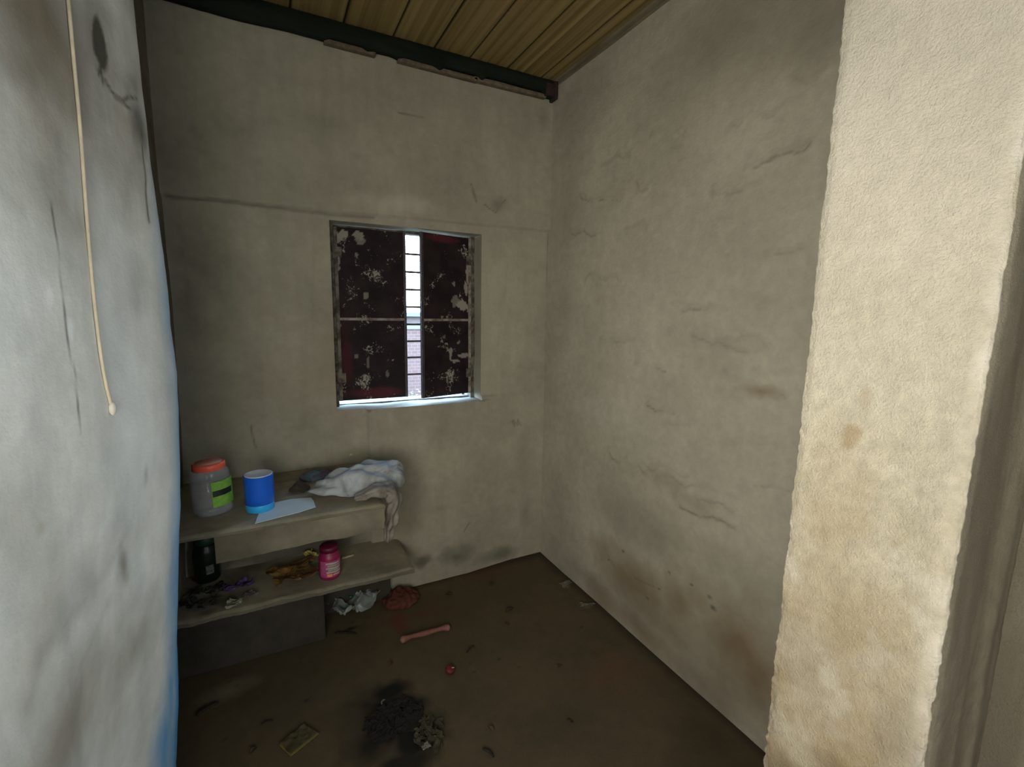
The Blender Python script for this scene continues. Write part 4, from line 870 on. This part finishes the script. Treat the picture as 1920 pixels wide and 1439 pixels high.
# foil packet
t = empty('foil_packet', (0, 0, 0)); place(t, 560, 1388, 0, .5, .001); tag(t, 'flattened dark sachet with a yellow border near the bottom of the floor', 'sachet')
o = sheet('sachet_body', plain('dark_olive_film', (0.055, 0.050, 0.020), 0.4, (0.09, 0.075, 0.045), 30), .10, .075, 41, .008, 22, n=26, parent=t)
bm = bmesh.new(); bm_box(bm, -.052, -.042, .004, .052, -.034, .0065, .0005); bm_box(bm, -.054, -.042, .003, -.046, .030, .0055, .0005); from_bm('yellow_border', bm, plain('yellow_border', (0.17, 0.145, 0.03), 0.6), t, smooth=False)
# sticks
M_stick = plain('dark_stick', (0.022, 0.016, 0.010), 0.9, (0.012, 0.009, 0.006), 60)
def stick(pa, pb, r, label, bend=.006, cat='stick', m=None):
    a, b = at(*pa, Z=.004), at(*pb, Z=.004); t = empty('stick', ((a.x+b.x)/2, (a.y+b.y)/2, 0)); c = Vector(((a.x+b.x)/2, (a.y+b.y)/2, 0)); a, b = a-c, b-c; n_ = Vector((-(b-a).y, (b-a).x, 0)).normalized()
    bm = bmesh.new(); bm_tube(bm, [a.lerp(b, k/8)+n_*bend*math.sin(k/8*math.pi)+Vector((0, 0, r+.0005-.004+.002*math.sin(k*1.3)**2)) for k in range(9)], [r*(.6+.4*math.sin((k+.6)/9*math.pi)) for k in range(9)], 8)
    me = from_bm('stick', bm, m or M_stick); bpy.data.objects.remove(t); me.location = c; return tag(me, label, cat)
stick((369, 1343), (411, 1319), .0065, 'long dark stick on the floor at the far lower left')
stick((875, 1225), (889, 1212), .004, 'short dark twig right of the pink handle')
stick((905, 1406), (925, 1421), .005, 'short dark stick near the bottom centre of the floor')
stick((628, 1188), (668, 1190), .005, 'flat dark twig just below the clear plastic bag', .003)
stick((490, 1360), (512, 1352), .003, 'thin twig to the upper left of the yellow-edged sachet')
# dead leaves
M_leaf = plain('dead_leaf', (0.045, 0.030, 0.016), 0.85, (0.028, 0.020, 0.012), 60)
def leaf(px, py, L, w_, rz, label, m=M_leaf, seed=0):
    bm = bmesh.new(); n_ = 12; top, bot = [], []
    for i in range(n_+1):
        s_ = i/n_; hw = w_*math.sin(s_*math.pi)**.8+.0006; row = []
        for k in (-1, -.5, 0, .5, 1): row.append((-L/2+s_*L, k*hw, .0015+.008*abs(k)*math.sin(s_*math.pi)+.003*noise.noise(Vector((s_*3, k, seed)))+.004*s_))
        top.append([bm.verts.new((x, y, z+.0008)) for x, y, z in row]); bot.append([bm.verts.new((x, y, z)) for x, y, z in row])
    for A_, flip in ((top, 0), (bot, 1)):
        for i in range(n_):
            for k in range(4): bm.faces.new((A_[i][k], A_[i+1][k], A_[i+1][k+1], A_[i][k+1]) if not flip else (A_[i][k], A_[i][k+1], A_[i+1][k+1], A_[i+1][k]))
    for k in (0, 4):
        for i in range(n_): bm.faces.new((top[i][k], bot[i][k], bot[i+1][k], top[i+1][k]))
    for i in (0, n_):
        for k in range(4): bm.faces.new((top[i][k], top[i][k+1], bot[i][k+1], bot[i][k]))
    o = from_bm('dead_leaf', bm, m); place(o, px, py, 0, rz, .0008); return tag(o, label, 'leaf')
leaf(955, 1146, .055, .013, .2, 'dark curled leaf on the floor nearest the back right corner', seed=1)
leaf(921, 1097, .035, .012, 1.2, 'small dark leaf beyond the others, close to the back wall', seed=2)
leaf(842, 1117, .040, .009, -.6, 'narrow dark leaf right of the red mesh bag', seed=3)
leaf(1068, 1358, .022, .012, .4, 'round dark leaf fragment on the lower right floor', seed=4)
leaf(1048, 1252, .016, .009, .9, 'tiny dark leaf fragment in the middle of the bare floor', seed=5)
leaf(950, 1172, .028, .007, 2.4, 'thin leaf sliver just in front of the dark curled leaf', seed=6)
leaf(475, 1410, .026, .010, .6, 'small dark leaf fragment left of the yellow-edged sachet', seed=7)
leaf(920, 1370, .030, .008, 1.9, 'faint brown leaf above the short stick at the bottom centre', plain('faded_leaf', (0.07, 0.045, 0.025), .9), 8)
leaf(733, 1248, .022, .009, .3, 'small reddish brown leaf between the pink handle and the soot', plain('red_brown_leaf', (0.07, 0.028, 0.018), .9), 9)
# pale scraps by the right wall
M_pale = plain('dirty_pale_paper', (0.13, 0.125, 0.10), 0.9, (0.09, 0.08, 0.06), 50)
o = sheet('paper_scrap', M_pale, .06, .04, 51, .010, 30, n=20, outline=.5); place(o, 1060, 1097, 0, .3); tag(o, 'dirty pale paper scrap at the foot of the right wall near the corner', 'scrap')
o = sheet('paper_scrap', M_pale, .07, .03, 52, .008, 30, n=20, outline=.5); place(o, 1100, 1136, 0, -.5); tag(o, 'pale torn paper scrap a little in front of the one nearest the corner', 'scrap')
# soot heap and litter beside it
M_soot = plain('soot_and_ash', (0.005, 0.005, 0.004), 0.98, (0.011, 0.010, 0.008), 45, .8)
o = litter('soot_heap', 742, 1350, 0, .105, .085, 230, M_soot, 61, .005); tag(o, 'black heap of soot and ash spread on the floor', 'ash', kind='stuff')
o = litter('burnt_litter', 808, 1378, 0, .055, .075, 55, plain('burnt_scraps', (0.02, 0.02, 0.012), .9, (0.055, 0.05, 0.025), 40), 63, .015); tag(o, 'burnt leafy litter along the right side of the soot heap', 'litter', kind='stuff')
o = sheet('pale_foil', plain('dull_foil', (0.14, 0.14, 0.12), .5), .030, .020, 64, .010, 40, n=16, outline=.3); place(o, 799, 1405, 0, .3, .004); tag(o, 'small dull foil scrap at the lower right of the soot heap', 'scrap')
stick((716, 1328), (722, 1319), .003, 'tiny pale splinter on top of the soot heap', m=plain('pale_splinter', (0.12, 0.12, 0.10), .8)).location.z = .016

# ================================================================== cable on the near left wall
cab = []
for px, py in ((112, -60), (120, 0), (128, 90), (136, 170), (142, 240), (149, 320), (156, 400), (163, 480), (171, 560), (179, 630), (186, 690), (194, 740), (204, 775)):
    y_, z_ = lpix(px, py)
    i = int(np.argmin(np.abs(sy_[:190]-y_))); j = int(np.clip(round((z_+.02)/(ZC+.07)*(len(zs3)-1)), 0, len(zs3)-1)); cab.append((float(LX[i, j])+.0035, y_, z_))
t = empty('wall_cable', cab[-1]); tag(t, 'cream coloured cable hanging straight down the near left wall', 'cable')
o_ = Vector(cab[-1]); cc = [Vector(c)-o_ for c in cab]
den = []
for a, b in zip(cc, cc[1:]):
    for k in range(6): den.append(a.lerp(b, k/6))
den.append(cc[-1])
k_ = 5; sm = [sum((den[min(max(i+d, 0), len(den)-1)] for d in range(-k_, k_+1)), Vector())/(2*k_+1) for i in range(len(den))]
bm = bmesh.new(); bm_tube(bm, sm, .0029, 10); from_bm('cord', bm, plain('cream_cord', (0.50, 0.44, 0.32), 0.6, (0.34, 0.30, 0.23), 12, lo=.4, hi=.7), t)
bm = bmesh.new(); bmesh.ops.create_uvsphere(bm, u_segments=16, v_segments=10, radius=.010)
for v in bm.verts: v.co = Vector((v.co.x*.6+.001, v.co.y, v.co.z*1.3))+sm[-1]
from_bm('end_knot', bm, plain('whitish_tape', (0.66, 0.62, 0.54), 0.7), t)
